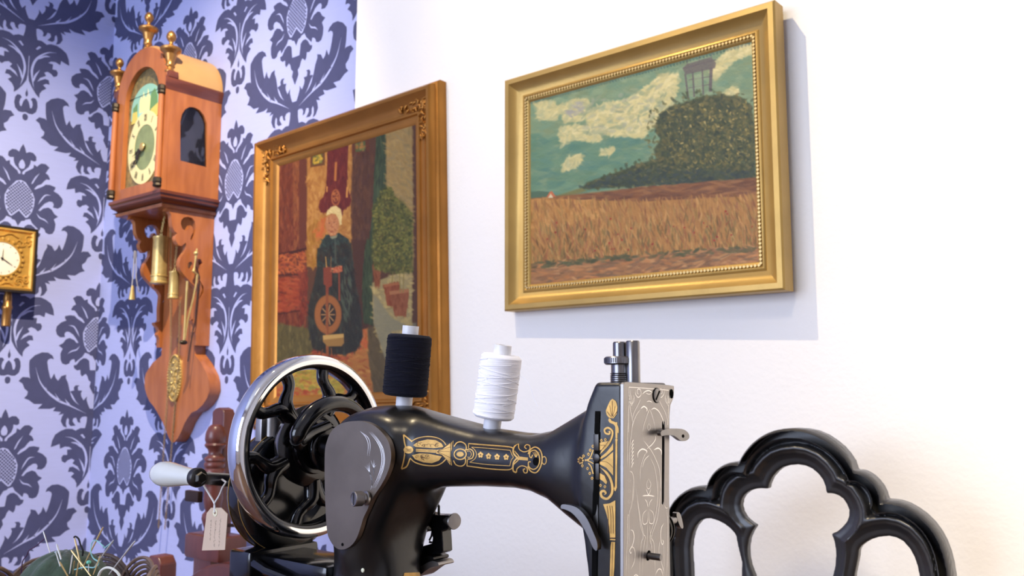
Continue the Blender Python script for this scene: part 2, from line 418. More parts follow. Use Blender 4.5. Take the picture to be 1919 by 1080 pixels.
m = MB(); wall_open(m, lambda a, b, d: (a, Y1-d, b), XC, X1, -2.6, -0.1, 0.7, 2.7); struct('wall_front', m, M_PLASTER)
struct('wall_right', MB().box((X1+.05, Y1/2, ZT/2), (.05, -Y1/2+.1, ZT/2)), M_PLASTER)
M_WFR = mat('dark window paint', srgb(60, 60, 62), rough=.5)
def window(name, to3, w0, w1, nb):
    m = MB(); z0, z1 = .7, 2.7
    holes = []
    for i in range(nb):
        a = w0+(w1-w0)*i/nb+.03; b = w0+(w1-w0)*(i+1)/nb-.03
        holes += [[(a, z0+.05), (a, 2.15), (b, 2.15), (b, z0+.05)], [(a, 2.2), (a, z1-.05), (b, z1-.05), (b, 2.2)]]
    m.prism([[(w0, z0), (w1, z0), (w1, z1), (w0, z1)]]+holes, to3, .03, .07); struct(name, m, M_WFR)
window('window_1', lambda a, b, d: (a, Y1-d, b), -2.6, -.1, 3)

# ------------------------------------------------------------------ table under the machine
M_TABLE = mat('dark stained table wood', srgb(86, 52, 34), rough=.4, col2=srgb(112, 70, 44), scale=8, stretch=(1, 10, 10))
TZ = 0.755
root = thing('table', 'plain wooden table carrying the sewing machine and the pincushion basket', 'table', (-.65, -.93, 0))
MB().bevbox((-1.22, -1.19, TZ-.03), (-.10, -.67, TZ), .004).build('table_top', M_TABLE, root)
for x in (-1.17, -.15):
    for y in (-1.14, -.72): MB().bevbox((x-.025, y-.025, 0), (x+.025, y+.025, TZ-.03), .004).build('leg', M_TABLE, root)
# ------------------------------------------------------------------ bracket clock on the papered wall
M_CW = mat('clock oak', srgb(150, 86, 44), rough=.38, col2=srgb(172, 104, 56), scale=14, stretch=(3, 3, .5), bump=.08, bscale=60, coat=.25)
M_CWD = mat('clock dark oak moulding', srgb(92, 46, 32), rough=.35, col2=srgb(116, 60, 38), scale=14, stretch=(.5, .5, 4), coat=.3)
M_ROOF = mat('pale clock roof', srgb(190, 146, 92), rough=.5, var=.05, scale=8)
M_BRASS = mat('aged brass', srgb(176, 128, 70), rough=.3, metal=.8, var=.08, scale=30)
M_BRASSD = mat('dark bronze', srgb(62, 54, 44), rough=.4, metal=.7)
M_BRASSP = mat('pale brass', srgb(202, 176, 112), rough=.32, metal=.6, var=.1, scale=60)
M_GLASSD = mat('clock glass', (0.9, 0.92, 0.95, 1), rough=.04, trans=1.0)
M_BLACK = mat('black paint', srgb(22, 20, 20), rough=.5)
M_DIALR = mat('cream dial ring', srgb(214, 204, 150), rough=.5)
M_DIALC = mat('green grey dial centre', srgb(122, 134, 92), rough=.5, var=.12, scale=40)
M_DIALB = mat('brass dial plate', srgb(120, 112, 80), rough=.45, metal=.5, col2=srgb(170, 150, 96), scale=70, bump=.8, bscale=160)
CL = thing('bracket_clock', 'carved oak wall clock with arched hood, three brass finials and hanging brass weights', 'clock', (-2.33, 0, 0.90))
YF = -.175; XL, XR = -2.466, -2.2; ZB, ZS = 1.594, 1.905
XM = (XL+XR)/2; HW = (XR-XL)/2
def arch(xm, hw, zs, h, n=24, z0=None, rev=False):
    p = [(xm+hw*math.cos(math.pi*i/n), zs+h*math.sin(math.pi*i/n)) for i in range(n+1)]
    if z0 is not None: p = [(xm+hw, z0)]+p+[(xm-hw, z0)]
    return p[::-1] if rev else p
OX = -2.330
XZ = lambda y0: (lambda a, b, d: (a, y0+d, b))
YZ = lambda x0: (lambda a, b, d: (x0+d, a, b))
# hood front (arched door frame), roof, sides
m = MB(); m.prism([arch(XM, HW, ZS, .120, z0=ZB), arch(OX, .094, 1.872, .096, z0=ZB+.030, rev=True)], XZ(YF), 0, .014)
hood = m.build('hood', M_CW, CL)
m = MB()       # roof: vault from front to wall
m.prism([arch(XM, HW+.003, ZS+.006, .121, z0=ZS-.012), arch(XM, HW-.012, ZS+.002, .108, z0=ZS-.012, rev=True)], XZ(YF+.012), 0, -YF-.013)
m.build('roof', M_ROOF, CL)
m = MB(); pr = [(0, 0), (.004, .008), (.011, .012), (.011, .024), (.016, .030)]
for xs, sg in ((XR, 1), (XL, -1)):    # eaves moulding along each side
    pts = [(0, ZS-.028), (.003*sg, ZS-.022), (.004*sg, ZS-.012), (.008*sg, ZS-.003), (.008*sg, ZS+.005), (0, ZS+.010)]
    m = MB(); m.prism(pts, lambda a, b, d: (xs+a, d, b), YF-.002, -.001); m.build('eaves_moulding', M_CWD, CL)
win = [tuple(onX(x, y, XR)[1:]) for x, y in ((338, 301), (338, 228), (341, 214), (347, 205), (355, 200.5), (364, 201), (374, 206), (382, 216), (388, 231), (389, 314))]
m = MB(); m.prism([[(YF+.0145, ZB), (-.001, ZB), (-.001, ZS-.02), (YF+.0145, ZS-.02)], win], YZ(XR), -.012, 0); m.build('side_panel', M_CW, hood)
m = MB(); m.prism([[(YF+.0145, ZB), (-.001, ZB), (-.001, ZS-.02), (YF+.0145, ZS-.02)], win], YZ(XL), 0, .012); m.build('side_panel', M_CW, hood)
MB().prism([win], YZ(XR), -.009, -.007).build('side_glass', M_GLASSD, hood)
m = MB(); m.box((XM, -.055, 1.76), (.09, .045, .12)); m.build('movement_case', M_BLACK, CL)
m = MB(); m.box((XM, -.06, ZB-.002), (HW-.003, .058, .006)); m.box((XM-.02, -.004, 1.75), (HW-.01, .003, .15)); m.build('backboard', M_CWD, hood)
# columns at the front corners
for xc in (XL+.002, XR-.010):
    mm = MB(); mm.cyl((xc, YF-.007, ZB+.030), (xc, YF-.007, ZS-.042), .0085, .0075, 20)
    c = mm.build('column', M_CW, CL)
    for z, r0 in ((ZB+.006, .010), (ZS-.044, .009)):
        mm = MB(); mm.lathe([(0, r0), (.004, r0+.003), (.010, r0+.001), (.014, r0+.003), (.024, r0+.0025), (.027, r0-.001)], (xc, YF-.007, z), (0, 0, 1), 8); mm.build('capital', M_BRASSD, c, smooth=False)
# finials
FP = [(0, .013), (.004, .014), (.007, .011), (.014, .009), (.019, .0125), (.023, .0125), (.027, .011), (.036, .013), (.050, .0165), (.056, .018), (.060, .026), (.064, .0285), (.069, .0285), (.073, .022), (.077, .010), (.082, .0055), (.088, .0055), (.094, .011), (.101, .0135), (.109, .0125), (.117, .008), (.121, .002)]
def finial(x, y, z, s):
    m = MB(); m.lathe([(a*s, b*s) for a, b in FP], (x, y, z), (0, 0, 1), 28); f = m.build('finial', M_BRASS, CL, ang=50); return f
finial(XM, YF+.012, ZS+.118, .95); finial(XR-.006, YF+.012, ZS+.022, 1.0); finial(XL-.022, YF+.010, ZS+.026, .88)
for xa, xb in ((XL-.030, XL+.012), (XR-.012, XR+.010)): MB().bevbox((xa, YF+.001, ZS+.006), (xb, YF+.030, ZS+.024 if xa > -2.3 else ZS+.028), .002).build('finial_block', M_CWD, CL)
# dial
YD = YF+.015; DX, DZ = -2.324, 1.735; SXD = .84
m = MB(); m.prism(arch(OX, .100, 1.872, .100, z0=ZB+.020), XZ(YD), 0, .006); dial = m.build('dial_plate', M_DIALB, CL)
def disc(mb, x, z, r, y0, y1, n=48, rin=None, sx=1):
    lo = [(x+sx*r*math.cos(2*math.pi*i/n), z+r*math.sin(2*math.pi*i/n)) for i in range(n)]
    L = [lo] if rin is None else [lo, [(x+sx*rin*math.cos(-2*math.pi*i/n), z+rin*math.sin(-2*math.pi*i/n)) for i in range(n)]]
    return mb.prism(L, XZ(0), y0, y1)
disc(MB(), DX, DZ, .106, YD-.0035, YD, rin=.066, sx=SXD).build('chapter_ring', M_DIALR, dial)
disc(MB(), DX, DZ, .067, YD-.0025, YD, sx=SXD).build('dial_centre', M_DIALC, dial)
ROM = ['XII', 'I', 'II', 'III', 'IIII', 'V', 'VI', 'VII', 'VIII', 'IX', 'X', 'XI']
def put(q, ang, rad):        # local (a along tangent, b radial)
    out = []
    for a, b in q:
        r_ = rad+b; out.append((DX+SXD*(r_*math.sin(ang)+a*math.cos(ang)), DZ+r_*math.cos(ang)-a*math.sin(ang)))
    return out
for k, s_ in enumerate(ROM):
    m = MB(); wd = {'I': .0042, 'V': .0085, 'X': .0085}; tot = sum(wd[c] for c in s_); x = -tot/2; h = .010
    for c in s_:
        w = wd[c]; st = {'I': [[(x+w/2, -h), (x+w/2, h)]], 'V': [[(x+w*.1, h), (x+w/2, -h)], [(x+w*.9, h), (x+w/2, -h)]], 'X': [[(x+w*.1, h), (x+w*.9, -h)], [(x+w*.9, h), (x+w*.1, -h)]]}[c]
        for q in st:
            for r4 in ribbon(q, .0014, sm=False): m.prism([put(r4, 2*math.pi*k/12, .087)], XZ(0), YD-.0042, YD-.0034)
        x += w
    m.build('roman_numeral', M_BLACK, dial, smooth=False)
hands = MB()
def hand(ang, L, w, y):
    u = np.array([math.sin(ang), math.cos(ang)]); n_ = np.array([u[1], -u[0]]); c = np.array([DX, DZ])
    pts = [c-u*.012+n_*.002, c-u*.012-n_*.002, c+u*L*.3-n_*.002, c+u*L*.42-n_*w, c+u*L*.55-n_*.002, c+u*L*.62-n_*w*.7, c+u*L*.75-n_*.001, c+u*L, c+u*L*.75+n_*.001, c+u*L*.62+n_*w*.7, c+u*L*.55+n_*.002, c+u*L*.42+n_*w, c+u*L*.3+n_*.002]
    hands.prism([[tuple(p) for p in pts]], XZ(0), y-.001, y)
hand(R(228), .090, .008, YD-.008); hand(R(252), .062, .009, YD-.0065); hands.cyl((DX, YD-.010, DZ), (DX, YD-.002, DZ), .006)
hands.build('hands', M_BRASSD, dial); MB().lathe([(0, .012), (.002, .011), (.004, .007)], (DX, YD-.010, DZ), (0, -1, 0)).build('hand_cap', M_BRASSP, dial)
# painted lunette in the arch
m = MB(); lc = (OX, 1.862)
GS = lambda n, c, **k: mat(n, srgb(*c), rough=.6, **k)
cols = [GS('lunette sky', (132, 178, 158)), GS('lunette cream castle', (214, 206, 150)), GS('lunette water', (140, 196, 188)), GS('lunette olive shore', (196, 180, 90)), GS('lunette tree', (96, 134, 84))]
def lp(pts): return [(lc[0]+a*.078, lc[1]-.012+b*.085) for a, b in pts]
m.prism([arch(lc[0], .080, lc[1]-.006, .066, z0=lc[1]-.035)], XZ(YD), -.0015, 0, 0)
for q, mi, d in ((lp([(-.85,-.35),(-.9,.15),(-.6,.3),(-.55,-.35)]), 4, .002), (lp([(-.45,-.1),(-.45,.35),(-.35,.5),(-.25,.35),(-.2,.62),(-.1,.4),(.05,.4),(.12,.66),(.22,.4),(.3,.4),(.3,-.1)]), 1, .002),
                 (lp([(-.5,-.1),(.35,-.1),(.3,-.4),(-.3,-.4)]), 2, .0022), (lp([(.3,-.2),(.35,.45),(.6,.6),(.8,.3),(.85,-.2)]), 4, .0025), (lp([(-.95,-.4),(-.9,0),(-.6,.0),(-.55,-.25),(-.25,-.4)]), 3, .0028), (lp([(.3,-.4),(.4,-.1),(.9,.05),(.95,-.4)]), 3, .003)):
    m.prism([q], XZ(YD), -d, -.0014, mi)
m.build('painted_lunette', cols, dial, smooth=False)
# cornice below the hood: stepped moulding that flares up
def stepped(mb, prof, mi=0):
    """prof: (z, outset) rings around the box XL..XR, YF..0"""
    ring = lambda z, o: [(XL-o, -.001, z), (XL-o, YF-o, z), (XR+o, YF-o, z), (XR+o, -.001, z)]
    vs = []; fs = []
    for z, o in prof: vs += ring(z, o)
    for j in range(len(prof)-1):
        for i in range(4): fs.append((j*4+i, j*4+(i+1) % 4, (j+1)*4+(i+1) % 4, (j+1)*4+i))
    fs += [(0, 1, 2, 3), tuple((len(prof)-1)*4+i for i in range(4))]; mb.add(vs, fs, mi)
m = MB(); stepped(m, [(ZB-.002, 0), (ZB-.002, .008), (ZB-.010, .008), (ZB-.014, .004), (ZB-.020, .003), (ZB-.032, -.012), (ZB-.036, -.012)]); m.build('cornice', M_CWD, CL)
m = MB(); stepped(m, [(ZB-.036, 0), (ZB-.036, -.006), (ZB-.045, -.008), (ZB-.045, -.02)]); m.build('cornice_bead', M_CW, CL)
# carved side brackets (fretwork boards standing out from the wall)
fk = crop(190, 330, 8, [(945,485),(960,520),(1010,530),(1045,570),(1050,640),(1060,740),(1090,820),(1140,860),(1110,920),(1120,980),(1160,1040),(1200,1050),(1240,1020),(1265,1000)])
fk += crop(190, 440, 8, [(1275,150),(1270,220),(1230,290),(1190,350),(1170,430),(1180,520),(1220,580),(1290,660),(1340,720),(1400,770),(1440,840)])
fk += crop(190, 560, 8, [(1430,0),(1420,100),(1420,290),(1350,310),(1350,340),(1400,390),(1415,440),(1390,500),(1420,560),(1420,700)])
fk2 = [tuple(onX(x, y, -2.215)[1:]) for x, y in fk]
out = [(-.148, ZB-.045)]+fk2[1:]+[(-.036, fk2[-1][1]), (-.001, fk2[-1][1]), (-.001, ZB-.045)]
h1 = [tuple(onX(x, y, -2.215)[1:]) for x, y in crop(190, 330, 8, [(1330,740),(1300,800),(1260,822),(1215,790),(1190,720),(1200,660),(1240,620),(1300,610),(1360,630),(1400,680),(1415,760),(1405,850),(1370,940),(1350,975),(1335,940),(1370,850),(1375,790),(1355,750)])]
h2 = [tuple(onX(x, y, -2.215)[1:]) for x, y in crop(190, 440, 8, [(1300,420),(1290,480),(1320,525),(1350,500),(1370,440),(1350,400)])]
h3 = [tuple(onX(x, y, -2.215)[1:]) for x, y in crop(190, 440, 8, [(1460,360),(1450,420),(1470,470),(1500,470),(1520,430),(1490,370)])]
h4 = [tuple(onX(x, y, -2.215)[1:]) for x, y in crop(190, 440, 8, [(1440,640),(1490,720),(1510,810),(1490,900),(1460,960),(1490,940),(1540,860),(1530,780),(1480,690)])]
for x in (-2.232, -2.425):
    m = MB(); m.prism([out, h1, h2, h3, h4], YZ(x), 0, .017); m.build('carved_bracket', M_CW, CL, ang=50)
# long board with shield-shaped tail
YT = -.036
tl = crop(240, 680, 8, [(370,0),(310,90),(268,160),(250,230),(246,320),(255,400),(280,490),(320,580),(380,650),(430,730),(480,820),(520,900),(560,1000)])+[(316, 820), (321, 829), (327, 829)]
tr = [(333, 822), (340, 808)]+crop(240, 680, 8, [(850,900),(900,820),(950,750),(1030,715),(1110,640),(1180,540),(1220,430),(1215,300),(1190,190),(1140,90),(1090,0)])
tp = [tuple(onY(x, y, YT)[[0, 2]]) for x, y in tl+tr]
ztop = max(p[1] for p in tp)+.02
board = [(-2.405, ZB-.045), (-2.405, ztop)]+tp+[(-2.232, ztop), (-2.232, ZB-.045)]
m = MB(); m.prism([board], XZ(YT), 0, .035); m.build('backboard_tail', M_CW, CL, ang=50)
m = MB(); m.prism([[(-2.322, 1.20), (-2.318, 1.20), (-2.318, .93), (-2.322, .93)]], XZ(YT), -.0012, 0); m.build('board_seam', M_CWD, CL)
# pressed brass oval on the tail
oc = onY(329, 709, YT); m = MB(); n = 40; rr = random.Random(3)
m.prism([[(oc[0]+.036*math.cos(2*math.pi*i/n), oc[2]+.068*math.sin(2*math.pi*i/n)) for i in range(n)]], XZ(YT), -.004, 0)
ov = m.build('brass_oval', M_BRASSP, CL)
m = MB()
for i in range(46):
    a = 2*math.pi*i/46; m.ball((oc[0]+.033*math.cos(a), YT-.005, oc[2]+.065*math.sin(a)), .0032, 8)
for i in range(70):
    a = rr.random()*6.28; q = math.sqrt(rr.random())*.85; m.ball((oc[0]+.030*q*math.cos(a), YT-.005, oc[2]+.060*q*math.sin(a)), rr.uniform(.002, .006), 8, sc=(1, .8, rr.uniform(.7, 1.8)))
m.build('oval_relief', M_BRASSP, ov)
# weights, chains and the hanging pull
def chain(mb, p0, p1, step=.0062, r=.0026):
    p0 = np.array(p0); p1 = np.array(p1); L = np.linalg.norm(p1-p0); k = int(L/step)
    for i in range(k):
        c = p0+(p1-p0)*(i+.5)/k; t = i % 2
        pts = [(c[0]+(r*math.cos(a) if t else 0), c[1]+(0 if t else r*math.cos(a)), c[2]+step*.72*math.sin(a)) for a in np.linspace(0, 2*math.pi, 7)[:-1]]
        mb.tube(pts, .0008, 4, closed=True)
YW = -.095
wt = onY(302, 443, YW); wb_ = onY(300, 532, YW)
def weight(x, zt, zb, r, label, grp=None):
    h = zt-zb; t = thing('clock_weight', label, 'weight', (x, YW, zb))
    m = MB(); m.lathe([(0, r*.4), (0, r*1.06), (h*.03, r*1.1), (h*.05, r*.98), (h*.14, r*.98), (h*.15, r*1.07), (h*.17, r*1.07), (h*.18, r*.95), (h*.93, r*.93), (h*.95, r*1.0), (h*.985, r*1.0), (h, r*.7)], (x, YW, zb), (0, 0, 1), 28)
    m.build('weight_body', M_BRASSP, t, ang=40)
    if r > .02: mc = MB(); chain(mc, (x, YW, zt+.012), (x, -.085, 1.565)); mc.build('hanging_chain', M_BRASSP, t)
    mm = MB(); mm.tube([(x+.005*math.cos(a), YW, zt+.004+.006*math.sin(a)) for a in np.linspace(0, 6.28, 12)[:-1]], .0012, 6, closed=True); mm.build('hook', M_BRASSP, t)
weight(wt[0], wt[2], wb_[2], .0225, 'large plain brass cylinder weight hanging under the oak clock, left of the small one')
w2t = onY(327, 509, YW); w2b = onY(324, 560, YW)
weight(w2t[0], w2t[2], w2b[2], .0145, 'small slim brass weight hanging under the oak clock, right of the large one')
c1x = onY(310, 600, -.075)[0]; c2x = onY(327, 600, -.075)[0]
M_CHAIN = mat('bronze chain', srgb(150, 122, 82), rough=.35, metal=.8)
m = MB(); chain(m, (c1x, -.075, 1.565), (c1x+.012, -.062, 1.18)); chain(m, (c1x+.012, -.062, 1.18), (onY(302, 880, -.03)[0], -.03, .66))
o = m.build('clock_chain', M_CHAIN); tag(o, 'long brass chain hanging past the large weight of the oak clock', 'chain', 'clock chains')
m = MB(); chain(m, (w2t[0], -.085, 1.565), (w2t[0], YW, w2t[2]+.01)); o = m.build('clock_chain', M_CHAIN); tag(o, 'short brass chain from the oak clock case to its small slim weight', 'chain', 'clock chains')
m = MB(); chain(m, (w2t[0]-.004, -.072, w2b[2]), (c2x-.02, -.045, 1.12)); chain(m, (c2x-.02, -.045, 1.12), (onY(314, 880, -.03)[0], -.03, .66))
o = m.build('clock_chain', M_CHAIN); tag(o, 'brass chain of the oak clock running past its small weight and brass oval', 'chain', 'clock chains')
# cord with small brass cone on the left
p0 = onX(252, 470, -2.43); p1 = onX(247, 540, -2.43); pc = onX(247, 562, -2.43)
t = thing('cord_pull', 'small brass cone hanging on a grey cord left of the clock weights', 'pull', tuple(pc))
m = MB(); m.tube([p0, p0+(0, 0, -.05), p1], .0016, 6); m.tube([p0+(0, .004, 0), onX(255, 520, -2.43), onX(259, 545, -2.43), onX(263, 549, -2.43)], .0015, 6); m.build('cord', mat('grey cord', srgb(150, 150, 160), rough=.8), t)
m = MB(); m.lathe([(0, .0085), (.004, .0085), (.040, .0035), (.042, .001)], tuple(pc), (0, 0, 1), 16); m.build('cone', M_BRASSP, t)
# brass rack hanging against the right bracket (bell hammer and rods)
t = thing('brass_pendulum', 'slender brass pendulum rod hanging beside the carved right bracket of the oak clock', 'pendulum', tuple(onX(343, 640, -2.20)))
Q = lambda x, y, X=-2.196: onX(x, y, X)
m = MB(); m.tube([Q(369, 466), Q(368, 475), Q(366, 490), Q(364, 502), Q(362, 508), Q(366, 512), Q(370, 515), Q(368, 530), Q(362, 560), Q(352, 600), Q(346, 636)], [.002, .004, .0025, .0025, .0045, .003, .0035, .0025, .0025, .0025, .003], 8)
m.ball(Q(367, 475), .0065, 12); m.build('rod', M_BRASSP, t)
m = MB(); m.tube([Q(351, 527), Q(349, 560), Q(347, 600), Q(345, 638)], .003, 8); m.build('side_rod', M_BRASSP, t)
m = MB(); m.ball(Q(344, 642), .011, 14, sc=(.6, 1.1, .6)); m.build('bob', M_BRASSD, t)
m = MB(); m.tube([Q(368, 500, -2.205), Q(374, 520, -2.205), Q(371, 545, -2.205), Q(366, 600, -2.205), Q(358, 640, -2.205), Q(352, 678, -2.205)], .0018, 6); m.build('hook_wire', mat('dark iron', srgb(60, 44, 38), rough=.5, metal=.6), t)

# ------------------------------------------------------------------ small brass clock on the left wall
XB = XC+.075
M_GILT = mat('embossed gilt brass', srgb(205, 158, 72), rough=.42, metal=.45, var=.10, scale=30, bump=.5, bscale=70)
bz0, bz1, by1 = 1.3460, 1.5385, -.2405; by0 = by1-.190
BC = thing('brass_wall_clock', 'square embossed brass clock with white dial on the left wall', 'clock', (XC, (by0+by1)/2, bz0))
m = MB(); m.bevbox((XC, by0, bz0), (XB-.014, by1, bz1), .003); m.prism([[(by0-.003, bz0-.003), (by1+.003, bz0-.003), (by1+.003, bz1+.003), (by0-.003, bz1+.003)], [(by0+.004, bz0+.004), (by0+.004, bz1-.004), (by1-.004, bz1-.004), (by1-.004, bz0+.004)]], YZ(XB-.012), 0, .014)
m.build('case', mat('black clock case', srgb(34, 28, 26), rough=.4), BC)
m = MB(); ins = [(.004, 0), (.010, .003), (.016, -.004), (.020, -.004)]
vs = []; fs = []
for d, h in ins: vs += [(XB+h, by0+d, bz0+d), (XB+h, by1-d, bz0+d), (XB+h, by1-d, bz1-d), (XB+h, by0+d, bz1-d)]
for j in range(3):
    for i in range(4): fs.append((j*4+i, j*4+(i+1) % 4, (j+1)*4+(i+1) % 4, (j+1)*4+i))
fs.append((12, 13, 14, 15)); m.add(vs, fs); fp_ = m.build('face_plate', M_GILT, BC)
bcy, bcz = (by0+by1)/2, (bz0+bz1)/2-.002
m = MB(); rr = random.Random(11)
for k in range(4):                       # relief scrolls in the corners
    sy = 1 if k % 2 else -1; sz = 1 if k < 2 else -1; cy, cz = bcy+sy*.060, bcz+sz*.060
    for j in range(7):
        a0 = rr.random()*6.28; rad = rr.uniform(.006, .016); oy, oz = cy+rr.uniform(-.016, .016), cz+rr.uniform(-.016, .016)
        m.tube([(XB-.002, oy+rad*(1-.10*i)*math.cos(a0+i*.55), oz+rad*(1-.10*i)*math.sin(a0+i*.55)) for i in range(9)], [.0030-.0002*i for i in range(9)], 6)
for i in range(24):
    a = 2*math.pi*i/24; m.ball((XB-.001, bcy+.060*math.cos(a), bcz+.060*math.sin(a)), .0045 if i % 2 else .006, 8, sc=(.6, 1, 1))
for z in (bcz+.074, bcz-.074):
    m.tube([(XB-.002, bcy-.05+i*.0125, z+.006*math.sin(i*1.4)) for i in range(9)], .0032, 6)
m.build('relief', M_GILT, fp_)
DR = .0495
m = MB(); m.lathe([(0, DR+.006), (.004, DR+.005), (.004, DR), (.001, DR)], (XB-.002, bcy, bcz), (1, 0, 0), 48, cap=False); m.build('bezel', M_GILT, BC)
dl = MB().lathe([(0, DR), (.002, DR), (.0035, DR*.6), (.004, 0.001)], (XB-.002, bcy, bcz), (1, 0, 0), 48).build('dial', mat('white enamel dial', srgb(236, 228, 206), rough=.3), BC)
m = MB()
for ang, L in ((R(122), .034), (R(2), .030)):
    u = np.array((math.sin(ang), math.cos(ang))); m.tube([(XB+.004, bcy-u[0]*.006, bcz-u[1]*.006), (XB+.004, bcy+u[0]*L*.5, bcz+u[1]*L*.5), (XB+.004, bcy+u[0]*L, bcz+u[1]*L)], [.0011, .0013, .0005], 6)
m.ball((XB+.003, bcy, bcz), .004, 10)
for i in range(12):
    a = 2*math.pi*i/12; m.tube([(XB+.0021, bcy+.040*math.sin(a), bcz+.040*math.cos(a)), (XB+.0018, bcy+.045*math.sin(a), bcz+.045*math.cos(a))], .0006, 4)
m.build('hands', M_BLACK, dl)
px = onX(11, 560, XB-.035); pb = onX(11, 612, XB-.035)
m = MB(); m.lathe([(0, .010), (.002, .0125), (.050, .0125), (.053, .0145), (.060, .0145), (.064, .012), (.085, .012), (.125, .006)], (XB-.035, pb[1], pb[2]), (0, 0, 1), 24)
o = m.build('clock_weight', M_BRASS); o.name = 'clock_weight'; tag(o, 'short brass cylinder weight hanging below the square brass clock', 'weight')

# ------------------------------------------------------------------ framed paintings
class Canvas:
    """brush strokes laid on a colour grid addressed in photo pixels, later read by the mesh of the painting"""
    def __init__(s, x0, y0, x1, y1, k=1.5, seed=1):
        s.x0, s.y0, s.k = x0, y0, k; s.W, s.H = int((x1-x0)*k), int((y1-y0)*k)
        s.a = np.zeros((s.H, s.W, 3)); s.r = np.random.RandomState(seed); s.YY, s.XX = np.mgrid[0:s.H, 0:s.W]
        s.XX = x0+s.XX/k; s.YY = y0+s.YY/k
    def fill(s, c): s.a[:] = c
    def poly(s, pts, c, soft=1.0, op=1.0):
        p = np.array(pts, float); X0, Y0 = p.min(0)-4; X1, Y1 = p.max(0)+4
        i0, i1 = max(0, int((Y0-s.y0)*s.k)), min(s.H, int((Y1-s.y0)*s.k)+1); j0, j1 = max(0, int((X0-s.x0)*s.k)), min(s.W, int((X1-s.x0)*s.k)+1)
        if i1 <= i0 or j1 <= j0: return
        d = sdpoly(s.XX[i0:i1, j0:j1], s.YY[i0:i1, j0:j1], pts); m = np.clip(.5-d/soft, 0, 1)[..., None]*op
        s.a[i0:i1, j0:j1] = s.a[i0:i1, j0:j1]*(1-m)+np.array(c)*m
    def ell(s, cx, cy, rx, ry, c, ang=0, soft=.35, op=1.0):
        R_ = max(rx, ry)*1.3+2
        i0, i1 = max(0, int((cy-R_-s.y0)*s.k)), min(s.H, int((cy+R_-s.y0)*s.k)+1); j0, j1 = max(0, int((cx-R_-s.x0)*s.k)), min(s.W, int((cx+R_-s.x0)*s.k)+1)
        if i1 <= i0 or j1 <= j0: return
        dx = s.XX[i0:i1, j0:j1]-cx; dy = s.YY[i0:i1, j0:j1]-cy; ca, sa = math.cos(ang), math.sin(ang)
        d = np.hypot((dx*ca+dy*sa)/rx, (-dx*sa+dy*ca)/ry); m = (np.clip((1-d)/soft+.5, 0, 1)*op)[..., None]
        s.a[i0:i1, j0:j1] = s.a[i0:i1, j0:j1]*(1-m)+np.array(c)*m
    def dabs(s, pts, n, cols, L, w, ang, jit=.3, cj=10, op=.8):
        p = np.array(pts, float); lo, hi = p.min(0), p.max(0); c = 0; t = 0
        q = s.r.uniform(lo, hi, (n*4, 2)); q = q[sdpoly(q[:, 0], q[:, 1], pts) < 0][:n]
        for x, y in q:
            col = np.array(cols[s.r.randint(len(cols))])+s.r.normal(0, cj); a = ang(x, y) if callable(ang) else ang
            s.ell(x, y, L*s.r.uniform(.6, 1.3)/2, w*s.r.uniform(.6, 1.3)/2, col, a+s.r.normal(0, jit), .5, op)
    def sample(s, PX, PY):
        fx = np.clip((PX-s.x0)*s.k, 0, s.W-1.01); fy = np.clip((PY-s.y0)*s.k, 0, s.H-1.01); i, j = fy.astype(int), fx.astype(int); u, v = (fx-j)[..., None], (fy-i)[..., None]; A = s.a
        return A[i, j]*(1-u)*(1-v)+A[i, j+1]*u*(1-v)+A[i+1, j]*(1-u)*v+A[i+1, j+1]*u*v
def painting(name, cv, P00, P10, P01, nx, ny, m, parent, gain=1.0):
    P00, P10, P01 = map(np.array, (P00, P10, P01)); u, v = np.meshgrid(np.linspace(0, 1, nx), np.linspace(0, 1, ny))
    P = P00+(P10-P00)*u[..., None]+(P01-P00)*v[..., None]
    d = P-CAM; z = d @ FW; c = cv.sample(CX+FPX*(d @ RT)/z, CY-FPX*(d @ UP)/z)
    c = np.clip(c/255, 0, 1); c = np.where(c <= .04045, c/12.92, ((c+.055)/1.055)**2.4)*gain
    off = np.array(parent.location); V = (P-off).reshape(-1, 3)
    lum = c.mean(-1); g = np.sqrt(lum); nrm = np.cross(P10-P00, P01-P00); nrm /= np.linalg.norm(nrm)
    V = V - (nrm*0.0)[None]
    I = np.arange(nx*ny).reshape(ny, nx); F = np.stack([I[:-1, :-1], I[:-1, 1:], I[1:, 1:], I[1:, :-1]], -1).reshape(-1, 4)
    me = bpy.data.meshes.new(name); me.vertices.add(len(V)); me.vertices.foreach_set('co', V.ravel())
    me.loops.add(F.size); me.loops.foreach_set('vertex_index', F.ravel()); me.polygons.add(len(F)); me.polygons.foreach_set('loop_start', np.arange(0, F.size, 4)); me.polygons.foreach_set('loop_total', np.full(len(F), 4))
    me.update(calc_edges=True)
    at = me.color_attributes.new('paint', 'FLOAT_COLOR', 'POINT'); cc = np.ones((nx*ny, 4)); cc[:, :3] = c.reshape(-1, 3); at.data.foreach_set('color', cc.ravel())
    me.materials.append(m); o = bpy.data.objects.new(name, me); COL.objects.link(o); o.parent = parent; return o
